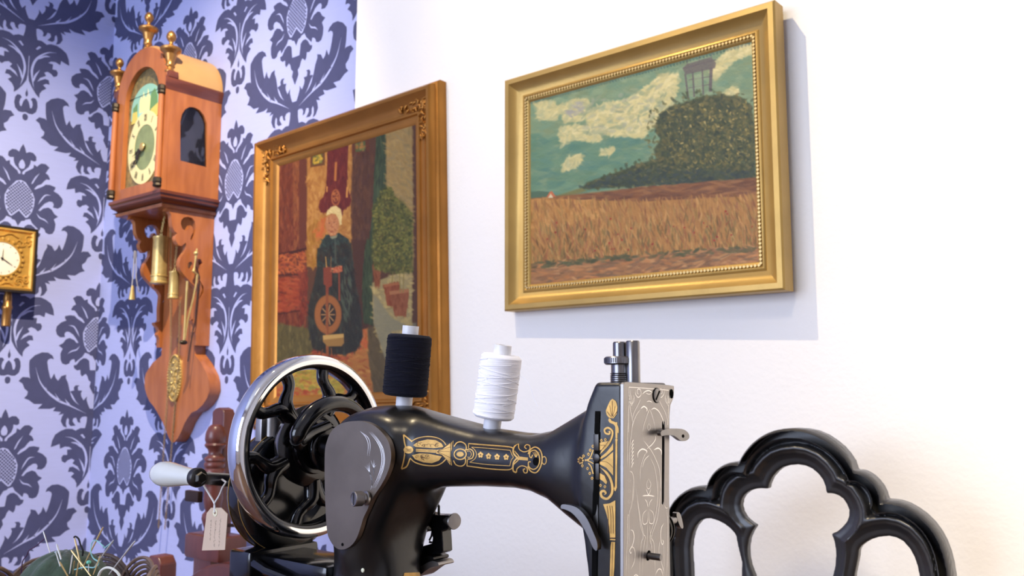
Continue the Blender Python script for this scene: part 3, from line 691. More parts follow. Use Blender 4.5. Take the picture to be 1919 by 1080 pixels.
def frame_mesh(corners, prof, wall_depth, mats, midx):
    """corners: 4 points of the outer front rectangle (TL, TR, BR, BL); prof: (inset, towards the room)"""
    C = [np.array(c, float) for c in corners]; ux = (C[1]-C[0])/np.linalg.norm(C[1]-C[0]); uz = (C[0]-C[3])/np.linalg.norm(C[0]-C[3]); nn = np.cross(ux, uz)
    m = MB(); ds = [(1, -1), (-1, -1), (-1, 1), (1, 1)]; vs = []
    if nn[1] > 0: nn = -nn
    for i_, h in prof:
        for c, (a, b) in zip(C, ds): vs.append(c+ux*a*i_+uz*b*i_+nn*h)
    for j in range(len(prof)-1):
        m.add([vs[j*4+i] for i in range(4)]+[vs[(j+1)*4+i] for i in range(4)], [(i, (i+1) % 4, (i+1) % 4+4, i+4) for i in range(4)], midx[j])
    return m, C, ux, uz, nn
M_GOLD = mat('antique gold leaf', srgb(186, 152, 84), rough=.42, metal=.55, var=.07, scale=12, bump=.12, bscale=150)
M_GOLDP = mat('pale gold inner slip', srgb(206, 178, 116), rough=.4, metal=.5, var=.05, scale=20)
M_GOLDB = mat('dark gilt', srgb(168, 114, 48), rough=.36, metal=.7, var=.12, scale=10, bump=.15, bscale=120)
M_PAINT = mat('oil paint on canvas', srgb(128, 128, 128), rough=.5, spec=.3, attr='paint', bump=.35, bscale=260)

# landscape with the tower
zt, zb_ = 1.692, 1.209; xl_, xr_ = -1.1125, -.524; yl_, yr_ = -.036, -.052
FD = lambda x: yl_+(yr_-yl_)*(x-xl_)/(xr_-xl_)
LP = thing('landscape_painting', 'gold framed oil painting of a cornfield with trees and a tower', 'painting', ((xl_+xr_)/2, 0, zb_))
m, C, ux, uz, nn = frame_mesh([(xl_, yl_, zt), (xr_, yr_, zt), (xr_, yr_, zb_), (xl_, yl_, zb_)], [(0, -.0355), (0, -.003), (.003, 0), (.012, 0), (.014, -.003), (.021, -.009), (.029, -.015), (.036, -.0185), (.038, -.016), (.041, -.015), (.043, -.0175), (.047, -.019), (.050, -.021), (.0525, -.024)], .036, None, [0]*13)
fr_ = m.build('frame', M_GOLD, LP, ang=40)
m = MB()
for (a, b) in ((0, 1), (1, 2), (2, 3), (3, 0)):
    d = [(1, -1), (-1, -1), (-1, 1), (1, 1)]; A = C[a]+ux*d[a][0]*.0452+uz*d[a][1]*.0452+nn*(-.0165); B = C[b]+ux*d[b][0]*.0452+uz*d[b][1]*.0452+nn*(-.0165); k = int(np.linalg.norm(B-A)/.0065)
    for i in range(k):
        c = A+(B-A)*(i+.5)/k; m.box(c, (.0019, .0019, .0019), rot=Matrix.Rotation(R(45), 3, 'Y'))
m.build('beaded_slip', M_GOLDP, fr_, smooth=False)
lc_ = Canvas(975, 55, 1440, 560, 1.6, 5)
def G(x): return (np.array(x)).astype(float)
lc_.fill(G((122, 150, 128)))
sky = [(985, 380), (985, 180), (1430, 60), (1430, 350)]
lc_.dabs(sky, 1500, [(126, 154, 132), (138, 162, 138), (112, 148, 134), (132, 150, 122)], 26, 9, -.15, .4, 6, .5)
lc_.dabs([(985, 370), (985, 250), (1100, 270), (1240, 240), (1180, 330), (1060, 380)], 350, [(98, 138, 124), (110, 146, 126), (88, 132, 128)], 30, 9, -.1, .3, 5, .5)
clouds = [[(1000,195),(1030,190),(1048,205),(1040,225),(1010,222)], [(1045,200),(1075,188),(1100,186),(1105,205),(1092,225),(1060,228)], [(1050,240),(1080,235),(1120,245),(1125,265),(1100,262),(1070,262),(1052,275)],
          [(1100,215),(1130,195),(1170,190),(1210,165),(1240,140),(1270,140),(1265,180),(1250,215),(1215,240),(1205,258),(1175,255),(1140,250),(1105,245)], [(1053,322),(1062,300),(1080,290),(1091,293),(1088,306),(1070,315)], [(1125,283),(1150,278),(1145,288),(1128,290)],
          [(1335,130),(1350,110),(1370,90),(1412,85),(1405,100),(1380,110),(1360,125),(1340,150)], [(1355,175),(1375,165),(1385,172),(1365,182)]]
for q in clouds:
    lc_.poly(q, G((196, 192, 150)), 9, .75); ar = (max(p[0] for p in q)-min(p[0] for p in q))*(max(p[1] for p in q)-min(p[1] for p in q))
    lc_.dabs(q, int(ar/16)+8, [(216, 208, 160), (206, 200, 154), (190, 188, 150), (222, 214, 172), (176, 182, 150)], 15, 6, -.4, .6, 5, .6)
lc_.dabs([(1060,200),(1250,150),(1250,230),(1100,260)], 90, [(158, 168, 146), (164, 170, 160), (140, 160, 140)], 16, 6, -.4, .5, 5, .5)
lc_.dabs([(1060,195),(1095,190),(1090,215),(1062,220)], 30, [(162, 164, 168)], 12, 5, -.3, .5, 5, .5)
# tower
for q in ([(1279,128),(1287,120),(1332,107),(1342,118),(1340,128),(1285,140)],):
    lc_.poly(q, G((104, 98, 106)), 2, .85)
for a, b, w in (((1284,138),(1290,185),3.5), ((1298,135),(1301,182),3), ((1316,130),(1318,178),3), ((1333,126),(1331,172),6), ((1290,150),(1335,143),1.6), ((1291,165),(1332,158),1.6), ((1280,128),(1342,112),2), ((1288,112),(1288,122),1), ((1310,106),(1310,116),1), ((1334,98),(1334,112),1)):
    d = np.array(b)-np.array(a); L = np.hypot(*d); n_ = np.array((-d[1], d[0]))/L*w/2
    lc_.poly([a+n_, b+n_, b-n_, a-n_], G((98, 92, 104)), 1.2, .85)
lc_.poly([(1300,140),(1315,138),(1316,170),(1303,172)], G((150,168,146)), 1, .6)
# trees
tree = [(1088,355),(1100,342),(1130,332),(1160,322),(1195,308),(1230,298),(1225,280),(1238,262),(1228,240),(1236,215),(1255,200),(1275,195),(1295,188),(1320,180),(1350,178),(1375,180),(1395,186),(1408,200),(1414,240),(1416,335),(1300,342),(1180,350)]
lc_.poly(tree, G((70, 80, 62)), 5)
lc_.dabs(tree, 1500, [(66, 78, 58), (82, 88, 62), (94, 96, 68), (54, 66, 58), (104, 100, 70)], 9, 5, .5, 1.2, 6, .7)
lc_.dabs([(1245,210),(1300,190),(1400,195),(1412,300),(1300,320),(1245,290)], 320, [(122, 116, 72), (136, 126, 76), (108, 104, 66), (150, 138, 92)], 7, 3.2, .6, 1.2, 6, .75)
lc_.dabs([(1090,352),(1180,318),(1415,320),(1415,345),(1180,352)], 260, [(60, 74, 72), (52, 66, 72), (68, 80, 66)], 12, 6, 0, .5, 5, .7)
lc_.dabs([(1250,210),(1400,190),(1410,290),(1260,290)], 40, [(186, 168, 112), (170, 154, 96)], 6, 3, .6, 1.2, 6, .8)
lc_.dabs([(1220,200),(1262,178),(1330,166),(1400,176),(1425,190),(1425,320),(1240,320),(1195,322),(1130,345),(1075,360),(1150,318),(1205,290)], 420, [(74, 84, 60), (90, 94, 64), (60, 72, 58), (112, 108, 72)], 8, 4.5, .5, 1.2, 6, .6)
lc_.dabs([(1236,215),(1300,200),(1330,230),(1260,290)], 60, [(60, 72, 60), (54, 66, 58)], 10, 6, .5, 1, 5, .6)
# far hill, cottage
lc_.poly([(985,362),(1010,358),(1030,360),(1045,368),(985,374)], G((84, 112, 98)), 2); lc_.poly([(1040,368),(1090,352),(1100,358),(1050,372)], G((120, 124, 84)), 3)
# field
lc_.poly([(985,373),(1060,366),(1200,352),(1430,332),(1430,400),(985,400)], G((140, 98, 66)), 4)
lc_.dabs([(1050,374),(1200,352),(1430,333),(1430,384),(1200,376)], 420, [(138, 94, 66), (122, 82, 60), (150, 106, 72), (112, 78, 62)], 26, 5, -.06, .12, 6, .7)
corn = [(985,374),(1080,375),(1200,378),(1430,366),(1430,470),(1300,470),(1200,482),(1100,490),(985,505)]
lc_.poly(corn, G((174, 128, 78)), 3)
lc_.dabs([(985,375),(1120,374),(1120,410),(985,430)], 260, [(190, 140, 84), (182, 132, 78), (198, 150, 92)], 22, 6, -.1, .3, 6, .7)
lc_.dabs(corn, 1700, [(182, 136, 84), (166, 120, 74), (150, 112, 70), (194, 148, 94), (142, 96, 66), (158, 128, 78)], 17, 3.2, 1.35, .22, 8, .7)
lc_.dabs([(985,425),(1430,400),(1430,470),(985,500)], 500, [(136, 118, 74), (120, 106, 66), (156, 100, 72), (196, 156, 104), (110, 92, 62)], 16, 2.6, 1.5, .25, 8, .65)
lc_.dabs([(1010,420),(1420,390),(1420,455),(1010,480)], 26, [(160, 48, 40), (148, 54, 48)], 4, 3.4, 0, 1, 6, .9)
grd = [(985,498),(1100,488),(1200,480),(1300,470),(1430,462),(1430,510),(1200,525),(985,540)]
lc_.poly(grd, G((158, 116, 82)), 4)
lc_.dabs(grd, 520, [(176, 130, 92), (150, 108, 80), (132, 100, 76), (196, 150, 108), (122, 100, 80), (186, 128, 84)], 22, 4.5, -.12, .25, 7, .75)
lc_.dabs([(985,494),(1100,484),(1300,468),(1430,462),(1430,470),(1200,486),(985,504)], 110, [(92, 96, 68), (80, 86, 64), (104, 98, 70)], 14, 5, -.1, .3, 6, .7)
lc_.poly([(1024,370),(1030,360),(1034,358),(1042,369)], G((196, 116, 84)), 1.4); lc_.poly([(1027,371),(1032,363),(1036,369),(1036,371)], G((220, 206, 180)), 1.2)
pt = lambda x, z: C[0]+ux*(x-xl_)+uz*(z-zt)+nn*(-.0235)
painting('canvas', lc_, pt(xl_+.051, zt-.051), pt(xr_-.051, zt-.051), pt(xl_+.051, zb_+.051), 520, 400, M_PAINT, LP, np.array((.84, .80, .64)))
MB().box(((xl_+xr_)/2, -.0045, (zt+zb_)/2), ((xr_-xl_)/2-.02, .004, .22)).build('stretcher', mat('raw stretcher wood', srgb(150, 120, 84), rough=.7), LP)

# interior scene: woman in dark dress at a spinning wheel
ANG = R(1.7); ux0 = np.array([math.cos(ANG), 0, math.sin(ANG)]); uz0 = np.array([-math.sin(ANG), 0, math.cos(ANG)])
TL = np.array([-1.985, -.045, 1.7225]); Wd, Ht = .676, .775
PPn = thing('portrait_painting', 'brown gilt framed oil painting of a white haired woman at a spinning wheel', 'painting', (-1.64, 0, .96))
cs = [TL, TL+ux0*Wd, TL+ux0*Wd-uz0*Ht, TL-uz0*Ht]
m, C, ux, uz, nn = frame_mesh(cs, [(0, -.044), (0, -.024), (.003, -.019), (.009, -.017), (.011, -.006), (.015, 0), (.022, 0), (.027, -.005), (.036, -.014), (.048, -.020), (.058, -.021), (.061, -.017), (.065, -.017), (.068, -.022), (.076, -.024), (.085, -.031)], .045, None, [0]*15)
fr_ = m.build('frame', M_GOLDB, PPn, ang=35)
rr = random.Random(5)
for (ci, sx, sz) in ((0, 1, -1), (1, -1, -1), (2, -1, 1), (3, 1, 1)):
    m = MB()
    for along, other in ((0, 1), (1, 0)):
        for k in range(44):
            t = .030+rr.random()*.095; u_ = .026+rr.random()*.030; h = -.022+.012*(1-abs(u_-.040)/.02)*1.0
            a_, b_ = (t, u_) if along == 0 else (u_, t)
            p = C[ci]+ux*sx*a_+uz*sz*b_+nn*(-.019+.004*rr.random()); dr = (ux*sx if along == 0 else uz*sz)*math.cos(k)+(uz*sz if along == 0 else ux*sx)*math.sin(k); L = rr.uniform(.005, .010)
            m.tube([p-dr*L, p+nn*.002, p+dr*L*.8+nn*.001], [.0012, rr.uniform(.0024, .0040), .001], 6)
    m.build('corner_ornament', M_GOLDB, fr_, ang=60)
pc_ = Canvas(505, 225, 790, 780, 2.0, 9)
q1 = lambda pts: crop(500, 220, 3.857, pts); q2 = lambda pts: crop(500, 450, 3.857, pts)
pc_.fill(G((86, 58, 44)))
V = math.pi/2
# wardrobe at the left
wr = [(505, 300), (570, 285), (575, 395), (573, 620), (505, 610)]
pc_.poly(wr, G((108, 54, 38)), 3); pc_.dabs(wr, 900, [(116, 58, 40), (98, 48, 34), (126, 68, 44), (88, 44, 34)], 16, 4, V, .25, 6, .6)
pc_.dabs(q1([(190,290),(230,290),(230,900),(200,1000)]), 120, [(140, 84, 52), (124, 74, 46)], 14, 3, V, .15, 5, .6)
pc_.poly(q1([(235,300),(290,290),(285,960),(235,960)]), G((96, 52, 40)), 3)
for q in ([(70,1000),(290,940),(290,960),(75,1020)],): pc_.poly(q1(q), G((60, 30, 24)), 2)
for q in ([(65,100),(290,60),(290,75),(65,115)], [(70,250),(230,240),(230,252),(70,262)], [(70,380),(235,365),(235,375),(70,392)], [(70,530),(240,505),(240,515),(70,542)]): pc_.poly(q2(q), G((58, 26, 20)), 2, .8)
pc_.dabs(q2([(70,110),(290,80),(290,220),(230,240),(70,245)]), 160, [(176, 92, 48), (150, 70, 44), (190, 108, 60)], 9, 3, .2, .8, 8, .6)
pc_.dabs(q2([(80,270),(230,260),(250,500),(80,520)]), 170, [(150, 66, 40), (136, 56, 36), (162, 80, 48)], 14, 5, .1, .3, 6, .6)
pc_.dabs(q2([(235,200),(290,200),(300,500),(240,640)]), 90, [(128, 56, 38), (104, 44, 34)], 12, 4, V, .3, 6, .6)
# ochre wall strip
ow = q1([(292,270),(620,170),(640,560),(640,1080),(290,1080)])
pc_.poly(ow, G((172, 124, 66)), 3); pc_.dabs(ow, 700, [(182, 134, 74), (164, 114, 60), (190, 146, 88), (154, 104, 54)], 14, 5, V, .5, 7, .6)
pc_.dabs(q1([(290,800),(430,700),(420,1080),(290,1080)]), 120, [(160, 116, 44), (148, 102, 40)], 16, 5, V, .3, 6, .6)
pc_.dabs(q1([(340,820),(430,700),(420,840),(380,900)]), 40, [(190, 100, 56), (180, 110, 60)], 12, 5, V, .5, 6, .6)
# little pictures
pc_.poly(q1([(315,265),(420,240),(420,345),(315,362)]), G((98, 64, 36)), 1.5); pc_.poly(q1([(330,280),(402,262),(402,330),(330,345)]), G((94, 92, 50)), 1.5); pc_.dabs(q1([(340,285),(400,270),(400,325),(340,335)]), 22, [(196, 164, 62), (130, 124, 60)], 6, 4, .5, 1, 8, .8)
pc_.poly(q1([(615,180),(740,150),(745,280),(615,285)]), G((92, 54, 36)), 1.5); pc_.poly(q1([(640,190),(712,170),(712,245),(640,250)]), G((80, 92, 60)), 1.5); pc_.dabs(q1([(650,195),(705,180),(705,240),(650,240)]), 18, [(120, 130, 80), (156, 110, 60)], 6, 4, .5, 1, 8, .8)
# painted wall clock
pk = q1([(440,235),(590,190),(578,500),(600,560),(612,600),(600,640),(560,665),(540,700),(440,690),(390,690),(375,650),(385,600),(415,570),(430,500)])
pc_.poly(pk, G((96, 36, 34)), 2); pc_.dabs(pk, 240, [(104, 40, 36), (86, 32, 32), (116, 50, 42)], 12, 3, V, .2, 5, .6)
pc_.poly(q1([(492,325),(508,322),(502,460),(486,460)]), G((176, 112, 62)), 1); pc_.poly(q1([(430,500),(440,500),(438,540),(430,540)]), G((200, 140, 80)), 1); pc_.poly(q1([(575,505),(586,505),(584,580),(572,580)]), G((206, 150, 86)), 1)
pc_.ell(*q1([(498, 580)])[0], 8.3, 15.5, G((170, 100, 60)), 0, .2); pc_.ell(*q1([(498, 580)])[0], 6.2, 13, G((104, 46, 38)), 0, .2); pc_.dabs(q1([(478,540),(518,540),(518,620),(478,620)]), 26, [(176, 110, 66)], 5, 2, 1, 1, 6, .8)
# dark wall right of the clock
dk = q1([(620,285),(780,250),(790,1080),(630,1080),(610,700)]); pc_.poly(dk, G((84, 56, 42)), 5); pc_.dabs(dk, 420, [(90, 60, 44), (74, 50, 40), (100, 68, 50), (82, 56, 52)], 18, 5, V, .2, 5, .55)
pc_.poly(q2([(610,0),(760,0),(720,200),(690,450),(770,640),(690,660),(640,300)]), G((76, 50, 40)), 4)
# curtain
cu = q1([(795,115),(862,95),(865,500),(800,700),(770,900),(735,1080),(715,1080),(765,700),(780,350)]); pc_.poly(cu, G((58, 72, 54)), 2); pc_.dabs(cu, 200, [(62, 80, 60), (48, 60, 46), (76, 94, 70)], 22, 3, V+.08, .1, 5, .6)
cu = q2([(720,0),(770,0),(762,250),(770,620),(700,600),(690,420),(695,200)]); pc_.poly(cu, G((54, 66, 48)), 2); pc_.dabs(cu, 140, [(58, 74, 52), (46, 56, 40), (72, 88, 62)], 20, 3, V, .1, 5, .6)
# pale window wall
pw = q1([(862,95),(1050,35),(1060,1080),(990,1080),(900,600),(865,500)]); pc_.poly(pw, G((162, 138, 92)), 3); pc_.dabs(pw, 420, [(170, 146, 98), (152, 130, 88), (178, 152, 98), (146, 132, 98)], 14, 5, .8, .6, 6, .5)
# floor and rug
fl_ = q2([(60,600),(300,640),(340,820),(300,1080),(60,1080)]); pc_.poly(fl_, G((86, 80, 50)), 4); pc_.dabs(fl_, 240, [(94, 88, 56), (76, 72, 46), (108, 100, 62)], 14, 4, V, .3, 6, .6)
rg = [(508, 700), (600, 655), (690, 615), (705, 780), (508, 780)]
pc_.poly(rg, G((166, 112, 62)), 5); pc_.dabs(rg, 420, [(182, 122, 70), (168, 104, 58), (150, 80, 50), (190, 140, 80)], 14, 5, .2, .4, 8, .6)
pc_.dabs([(530,690),(640,690),(650,745),(530,745)], 260, [(176, 160, 62), (160, 150, 62), (130, 130, 60), (190, 168, 76)], 12, 5, .1, .5, 8, .65)
pc_.dabs([(520,725),(600,725),(600,760),(520,760)], 80, [(176, 84, 52), (160, 70, 48)], 10, 5, .2, .5, 8, .65)
pc_.dabs(q2([(330,800),(640,790),(600,870),(350,860)]), 110, [(150, 66, 46), (124, 54, 40), (170, 92, 56)], 9, 4, .2, .5, 8, .7)
pc_.dabs(q2([(690,645),(730,650),(720,780),(640,800)]), 70, [(190, 90, 50), (176, 110, 66)], 9, 4, 1, .5, 8, .6)
pc_.poly(q2([(850,600),(1080,600),(1080,1300),(780,1300)]), G((118, 116, 104)), 4); pc_.dabs(q2([(850,640),(1080,620),(1080,1300),(860,1200)]), 160, [(126, 124, 110), (108, 106, 96)], 20, 6, 1.3, .3, 6, .5)
gb = q2([(770,620),(870,880),(860,1200),(790,1200),(740,860),(730,650)]); pc_.poly(gb, G((92, 80, 58)), 4); pc_.dabs(gb, 150, [(98, 86, 62), (84, 74, 54)], 18, 5, 1.3, .2, 5, .5)
# sill with cloth, pots, plants
sl = q2([(762,310),(1050,200),(1050,640),(900,800),(860,860),(772,600)]); pc_.poly(sl, G((158, 146, 108)), 3); pc_.dabs(sl, 300, [(176, 160, 112), (150, 138, 104), (190, 172, 118)], 12, 5, .4, .6, 7, .6)
pc_.poly(q2([(770,400),(800,420),(900,560),(1050,640),(900,660),(870,870),(850,850),(772,600)]), G((132, 132, 118)), 4, .8)
for pts, c in ((q2([(762,180),(820,165),(850,180),(822,200),(815,335),(785,335)]), (136, 82, 54)), (q2([(845,325),(950,305),(962,330),(945,480),(870,475)]), (140, 78, 50)), (q2([(885,370),(1025,355),(1028,400),(1005,550),(925,550)]), (142, 86, 58))):
    pc_.poly(pts, G(c), 2); pc_.dabs(pts, 50, [tuple(v+12 for v in c), tuple(v-16 for v in c)], 10, 4, V, .2, 5, .5)
pc_.poly(q2([(885,370),(1025,355),(1026,378),(888,398)]), G((170, 116, 82)), 1.5); pc_.poly(q2([(845,322),(950,305),(958,322),(850,342)]), G((164, 104, 70)), 1.5)
for a in ([(965,380),(960,250),(970,100)], [(985,380),(990,250),(985,100)], [(905,310),(915,200),(900,60)]):
    p = q2(a)
    for i in range(2): d = np.array(p[i+1])-np.array(p[i]); L = np.hypot(*d); n_ = np.array((-d[1], d[0]))/L*.9; pc_.poly([np.array(p[i])+n_, np.array(p[i+1])+n_, np.array(p[i+1])-n_, np.array(p[i])-n_], G((140, 128, 76)), 1)
pl = q1([(800,600),(820,540),(860,500),(900,510),(930,580),(990,610),(1030,670),(1050,700),(1055,1120),(900,1130),(780,1100),(755,1000),(775,760),(760,670)])
pc_.poly(pl, G((88, 92, 46)), 6, .8); pc_.dabs(pl, 950, [(96, 102, 50), (78, 86, 44), (118, 120, 58), (66, 74, 42), (132, 128, 66)], 7, 3.4, .8, 1.4, 8, .7)
# the woman
dr = q1([(430,850),(520,835),(590,880),(610,980),(625,1080),(365,1080),(375,960),(400,890)])
pc_.poly(dr, G((42, 54, 54)), 2)
sk = q2([(365,60),(610,20),(625,180),(640,300),(680,520),(695,700),(650,800),(560,830),(420,820),(330,780),(300,640),(300,480),(345,300),(362,200)])
pc_.poly(sk, G((44, 46, 42)), 3)
pc_.dabs(dr, 150, [(46, 60, 60), (36, 46, 48), (62, 80, 78)], 9, 3.5, 1.2, .6, 5, .6); pc_.dabs(sk, 420, [(48, 50, 46), (38, 40, 38), (62, 68, 62), (58, 48, 38)], 16, 4, 1.4, .35, 5, .55)
pc_.dabs(q2([(540,200),(600,200),(620,450),(560,600),(540,450)]), 50, [(84, 96, 86), (72, 84, 76)], 18, 3, 1.4, .2, 5, .6)
pc_.poly(q1([(430,720),(480,695),(525,730),(520,800),(500,855),(460,862),(432,820),(420,770)]), G((176, 122, 88)), 1.5)
pc_.dabs(q1([(435,730),(515,730),(510,840),(450,850)]), 60, [(196, 142, 104), (166, 106, 76), (204, 154, 118), (150, 92, 66)], 5, 2.4, .6, 1, 6, .6)
hr = q1([(430,710),(435,680),(465,648),(500,640),(535,665),(543,710),(540,770),(528,785),(520,740),(500,700),(470,695)]); pc_.poly(hr, G((214, 196, 148)), 1.5); pc_.dabs(hr, 30, [(226, 210, 164), (196, 176, 128)], 5, 2, .8, .6, 5, .6)
for x, y in ((452, 765), (487, 760)): pc_.ell(*q1([(x, y)])[0], 1.5, .9, G((92, 60, 50)), 0, .5)
pc_.poly(q1([(466,765),(472,765),(478,800),(464,802)]), G((158, 100, 74)), 1, .7); pc_.poly(q1([(455,822),(482,820),(480,828),(457,829)]), G((140, 76, 60)), 1)
pc_.poly(q1([(455,865),(500,855),(512,842),(505,870),(470,880)]), G((130, 136, 120)), 1)
pc_.poly(q1([(488,880),(500,880),(505,1060),(490,1060)]), G((84, 98, 94)), 1.5, .6)
# her spinning wheel
wc = q2([(442, 540)])[0]
pc_.ell(wc[0], wc[1], 25.5, 37, G((136, 86, 50)), 0, .08); pc_.ell(wc[0], wc[1], 24, 35, G((150, 96, 56)), 0, .08); pc_.ell(wc[0]+.5, wc[1], 14.5, 22, G((48, 42, 38)), 0, .1)
for a in range(0, 180, 36):
    ca, sa = math.cos(R(a)), math.sin(R(a)); pc_.poly([(wc[0]+13*ca-1*sa, wc[1]+20*sa+ca), (wc[0]-13*ca-1*sa, wc[1]-20*sa+ca), (wc[0]-13*ca+1*sa, wc[1]-20*sa-ca), (wc[0]+13*ca+1*sa, wc[1]+20*sa-ca)], G((176, 136, 98)), 1)
for a, b, w, c in ((q2([(435,190)]), q2([(438,830)]), 5, (134, 78, 48)), (q2([(425,120)]), q2([(432,200)]), 1.6, (190, 150, 90)), (q2([(522,230)]), q2([(525,440)]), 3.4, (126, 66, 48)), (q2([(465,120)]), q2([(463,200)]), 1, (150, 110, 70)), (q2([(432,790)]), q2([(430,640)]), 2, (150, 96, 60)), (q2([(405,790)]), q2([(390,830)]), 2, (110, 70, 50)), (q2([(465,780)]), q2([(470,830)]), 2, (130, 86, 56))):
    a = np.array(a[0]); b = np.array(b[0]); d = b-a; L = np.hypot(*d); n_ = np.array((-d[1], d[0]))/L*w/2; pc_.poly([a+n_, b+n_, b-n_, a-n_], G(c), 1)
pc_.poly(q2([(408,200),(470,195),(472,330),(448,345),(445,390),(430,390),(425,330),(410,320)]), G((124, 62, 46)), 1.5)
pc_.poly(q2([(478,200),(545,185),(545,228),(480,240)]), G((168, 84, 60)), 1.5); pc_.dabs(q2([(480,190),(545,185),(545,235),(440,240)]), 20, [(196, 140, 104), (180, 112, 84)], 5, 2, .3, .8, 5, .7)
pc_.poly(q2([(405,690),(555,678),(558,745),(540,768),(440,770),(405,735)]), G((150, 116, 68)), 1.5); pc_.poly(q2([(405,690),(555,678),(556,705),(408,722)]), G((190, 158, 100)), 1.5)
pt = lambda a, b: C[0]+ux*a-uz*b+nn*(-.0305)
painting('canvas', pc_, pt(.083, .083), pt(Wd-.083, .083), pt(.083, Ht-.083), 400, 480, M_PAINT, PPn, np.array((.74, .68, .52)))
MB().box(((cs[0][0]+cs[1][0])/2+.01, -.0065, 1.345), (Wd/2-.03, .006, .33)).build('stretcher', MATS['raw stretcher wood'], PPn)
# ------------------------------------------------------------------ hand crank sewing machine
M_ENAM = mat('black enamel', (0.004, 0.004, 0.005, 1), rough=.16, coat=.35, spec=.45, coatr=.12, bump=.03, bscale=90)
M_ENAMW = mat('worn black enamel', (0.006, 0.006, 0.007, 1), rough=.30, coat=.18, spec=.4, coatr=.2, col2=(0.011, 0.0105, 0.010, 1), scale=18, bump=.05, bscale=160)
M_CHROME = mat('polished chrome', (0.80, 0.80, 0.80, 1), rough=.05, metal=1, bump=.01, bscale=30)
M_NICKEL = mat('worn nickel plate', srgb(152, 148, 146), rough=.38, metal=1, var=.06, scale=30, detail=6)
M_NICKL = mat('bright engraved line', srgb(255, 252, 248), rough=.5, metal=1)
M_NICKD = mat('dull brown nickel', srgb(112, 102, 92), rough=.42, metal=.9, var=.14, scale=26, detail=7)
M_STEEL = mat('grey steel', srgb(128, 126, 126), rough=.28, metal=1, var=.12, scale=60)
M_IRON = mat('dark machined iron', srgb(70, 68, 66), rough=.35, metal=.9, var=.1, scale=50)
M_DECAL = mat('gold transfer', srgb(200, 158, 84), rough=.42, metal=.35, var=.14, scale=160)
M_DECALD = mat('brown line of the gold transfer', srgb(92, 62, 28), rough=.5, metal=.2)
M_HOLE = mat('unlit opening', (0.002, 0.002, 0.002, 1), rough=.9, spec=.1)
SM = thing('sewing_machine', 'black antique hand crank sewing machine with gold ornament and chrome hand wheel', 'sewing machine', (-.40, -.957, TZ))
YM = -.957
armT = np.array([(-.50, 1.030, .95, .022), (-.48, 1.0365, .965, .023), (-.45, 1.0390, .975, .0245), (-.43, 1.0362, .982, .025), (-.405, 1.0315, .9860, .0250), (-.3718, 1.0256, .9885, .0235), (-.345, 1.0234, .9893, .0232), (-.3306, 1.0233, .9880, .0236), (-.316, 1.0262, .9835, .0245), (-.303, 1.0330, .975, .0255), (-.290, 1.0400, .967, .0255), (-.275, 1.044, .962, .025)])
headP = [(-.2738, 1.0545), (-.2555, 1.0545), (-.2555, .845), (-.2755, .845), (-.2802, .9483), (-.2843, .977), (-.2850, 1.000), (-.2830, 1.032), (-.2795, 1.043)]
bossP = spline([(-.4985, 1.012), (-.491, 1.028), (-.474, 1.0355), (-.452, 1.0355), (-.434, 1.030), (-.425, 1.018), (-.425, 1.000), (-.437, .975), (-.453, .950), (-.464, .932), (-.480, .928), (-.494, .95), (-.4985, .98)], 4, closed=True)
def body(X, Y, Z):
    y = Y-YM; zt_ = np.interp(X, armT[:, 0], armT[:, 1]); zb2 = np.interp(X, armT[:, 0], armT[:, 2]); ry = np.interp(X, armT[:, 0], armT[:, 3])
    zc = (zt_+zb2)/2; rz = (zt_-zb2)/2
    e = (np.abs(y/ry)**2.6+np.abs((Z-zc)/rz)**2.3)**(1/2.45)
    arm = (e-1)*np.minimum(ry, rz); arm = np.maximum(arm, np.maximum(-.485-X, X+.276))
    D2 = sdpoly(X[:, 0, :], Z[:, 0, :], headP)[:, None, :]; head = extr(np.broadcast_to(D2, X.shape), y, .0262, .0022)
    B2 = sdpoly(X[:, 0, :], Z[:, 0, :], bossP)[:, None, :]; boss = extr(np.broadcast_to(B2, X.shape), y, .0335, .014)
    rx = np.interp(Z, [.755, .80, .86, .93, 1.0], [.038, .035, .0320, .0280, .0235]); ryp = np.interp(Z, [.755, .80, .86, 1.0], [.034, .031, .0285, .0270])
    e = (np.abs((X+.4775+np.interp(Z, [.93, .97], [0, .002]))/rx)**2.7+np.abs(y/ryp)**2.7)**(1/2.7); pil = np.maximum((e-1)*ryp, Z-1.0)
    d = smin(arm, boss, .008); d = smin(d, pil, .012); return smin(d, head, .007)
Vb, Fb = surfnet(body, (-.545, -1.002, .80), (-.249, -.912, 1.06), .0016)
for _ in range(2):      # a light smoothing pass takes the grid steps out
    acc = np.zeros_like(Vb); n_ = np.zeros(len(Vb))
    for a in range(4):
        b = (a+1) % 4; np.add.at(acc, Fb[:, a], Vb[Fb[:, b]]); np.add.at(n_, Fb[:, a], 1); np.add.at(acc, Fb[:, b], Vb[Fb[:, a]]); np.add.at(n_, Fb[:, b], 1)
    Vb = Vb*.5+.5*acc/np.maximum(n_, 1)[:, None]
keep = Vb[:, 2] > .8035
m = MB(); m.v = [tuple(p) for p in Vb]; m.f = [tuple(int(i) for i in f) for f in Fb if keep[f].all()]; m.m = [0]*len(m.f)
m.bevbox((-.525, -.993, TZ+.04), (-.438, -.921, .8055), .006)
m.build('machine_body', M_ENAMW, SM, ang=80)
BV = BVHTree.FromPolygons([tuple(p) for p in Vb], [tuple(int(i) for i in f) for f in Fb])
C_ = Vector(CAM)
def cast(x, y, off=.00025):
    r = Vector(ray(x, y)).normalized(); h = BV.ray_cast(C_, r)
    if h[0] is None: return None
    n_ = h[1]; n_ = n_ if n_.dot(r) < 0 else -n_
    return np.array(h[0]+n_*off)
